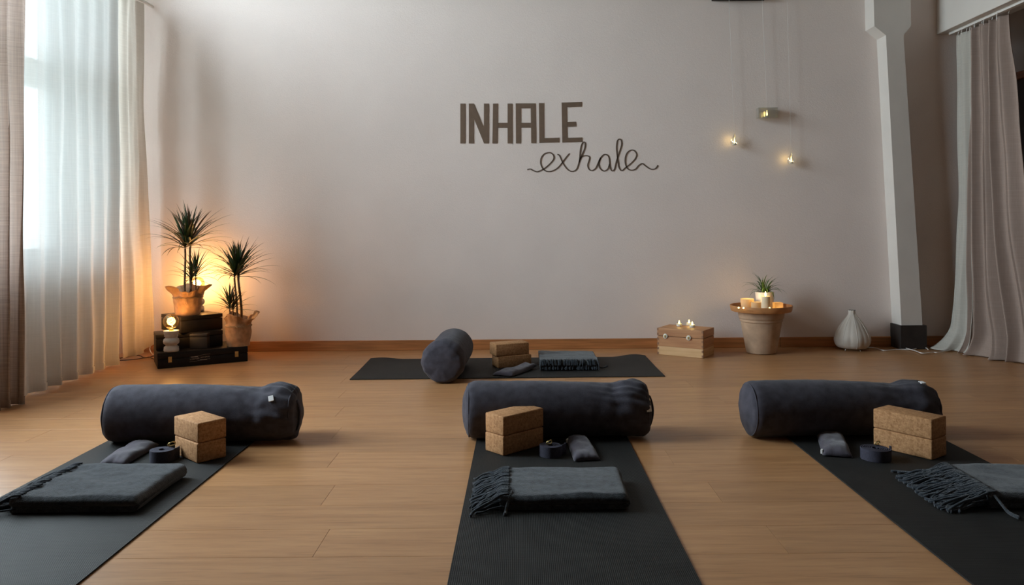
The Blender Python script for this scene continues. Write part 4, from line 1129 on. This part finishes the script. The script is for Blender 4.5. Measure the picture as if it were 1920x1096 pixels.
# ================================================================= PAPER LAMP
q = at_z(1598, 655)
lx, ly = q.x, min(q.y+0.02, YW-0.14)
LPm = root('paper_lamp', (lx, ly, 0), 0, 'white drop-shaped paper floor lamp, unlit, beside the pilaster', 'lamp')
prof = [(0.045, 0.010), (0.088, 0.016), (0.112, 0.036), (0.122, 0.070), (0.116, 0.105), (0.097, 0.145), (0.072, 0.185), (0.046, 0.220), (0.029, 0.243), (0.024, 0.256), (0.023, 0.276), (0.019, 0.276)]
pp = catmull([(r_, 0, z_) for r_, z_ in prof], 3)
def wobp(rr, z, a):
    return rr*(1-0.020*abs(math.sin(4*a))**0.5*(1 if z < 0.25 else 0.3)) + 0.0015*nz(math.cos(a)*3, math.sin(a)*3, z*20, 1, 2)
o = obj('shade', lathe(B(), [(p.x, p.z) for p in pp], 96, wob=lambda rr, z, a: rr*(1-0.045*(1-abs(math.cos(4*a+0.5)))**2)+0.0015*nz(math.cos(a)*3, math.sin(a)*3, z*20, 1, 2), cap0=False, cap1=False), 'paper', LPm, smooth=True)
for k in range(8):
    a = (k*PI-0.5)/4
    obj('seam_wire', tube(B(), [((p.x+0.001)*math.cos(a), (p.x+0.001)*math.sin(a), p.z) for p in pp], 0.0014, 5), 'white_plastic', LPm, smooth=True)
bm = tube(B(), [(0.075*math.cos(2*PI*i/30), 0.075*math.sin(2*PI*i/30), 0.016) for i in range(30)], 0.0018, 6, closed=True)
obj('base_ring', bm, 'white_plastic', LPm, smooth=True)
for a in (-1.3, -2.6, 0.6, 1.6):
    obj('leg', tube(B(), [(0.070*math.cos(a), 0.070*math.sin(a), 0.018), (0.082*math.cos(a), 0.082*math.sin(a), 0.001)], 0.0019, 6), 'white_plastic', LPm, smooth=True)
obj('opening_ring', tube(B(), [(0.0225*math.cos(2*PI*i/24), 0.0225*math.sin(2*PI*i/24), 0.277) for i in range(24)], 0.0016, 6, closed=True), 'base_black', LPm, smooth=True)
# lamp cord with in-line switch
def P5(x, y, z=0.005): return at_z(1540+x/5.053, 560+y/5.053, z)
cr_ = P5(940, 462)
CD = root('lamp_cord', (cr_.x, cr_.y, 0), 0, 'white lamp cord with in-line switch on the floor under the pilaster', 'cord')
pts = [P5(x, y) for x, y in ((330, 463), (400, 460), (490, 462), (540, 475), (600, 488), (680, 482), (760, 478), (840, 480), (890, 474), (910, 466))]
obj('cord', tube(B(), [p-CD.location for p in catmull(pts, 5)], 0.0032, 7), 'white_plastic', CD, smooth=True)
pts = [P5(x, y, 0.009) for x, y in ((755, 455), (800, 466), (850, 480), (900, 494), (950, 513), (1010, 511), (1060, 505), (1105, 507), (1200, 490), (1290, 470))]
obj('cord', tube(B(), [p-CD.location for p in catmull(pts, 5)], 0.0032, 7), 'white_plastic', CD, smooth=True)
pts = [P5(x, y, 0.010) for x, y in ((770, 461), (850, 463), (900, 461))] ; obj('cord', tube(B(), [p-CD.location for p in catmull(pts, 4)], 0.0032, 7), 'white_plastic', CD, smooth=True)
pts = [P5(x, y, 0.010) for x, y in ((985, 463), (1000, 468), (1012, 480))]; obj('cord', tube(B(), [p-CD.location for p in catmull(pts, 4)], 0.0032, 7), 'white_plastic', CD, smooth=True)
s0 = P5(942, 466, 0.0)-CD.location
obj('switch', box(B(), s0.x-0.032, s0.x+0.032, s0.y-0.014, s0.y+0.014, 0.0005, 0.022, 0.005, 3), 'white_plastic', CD)
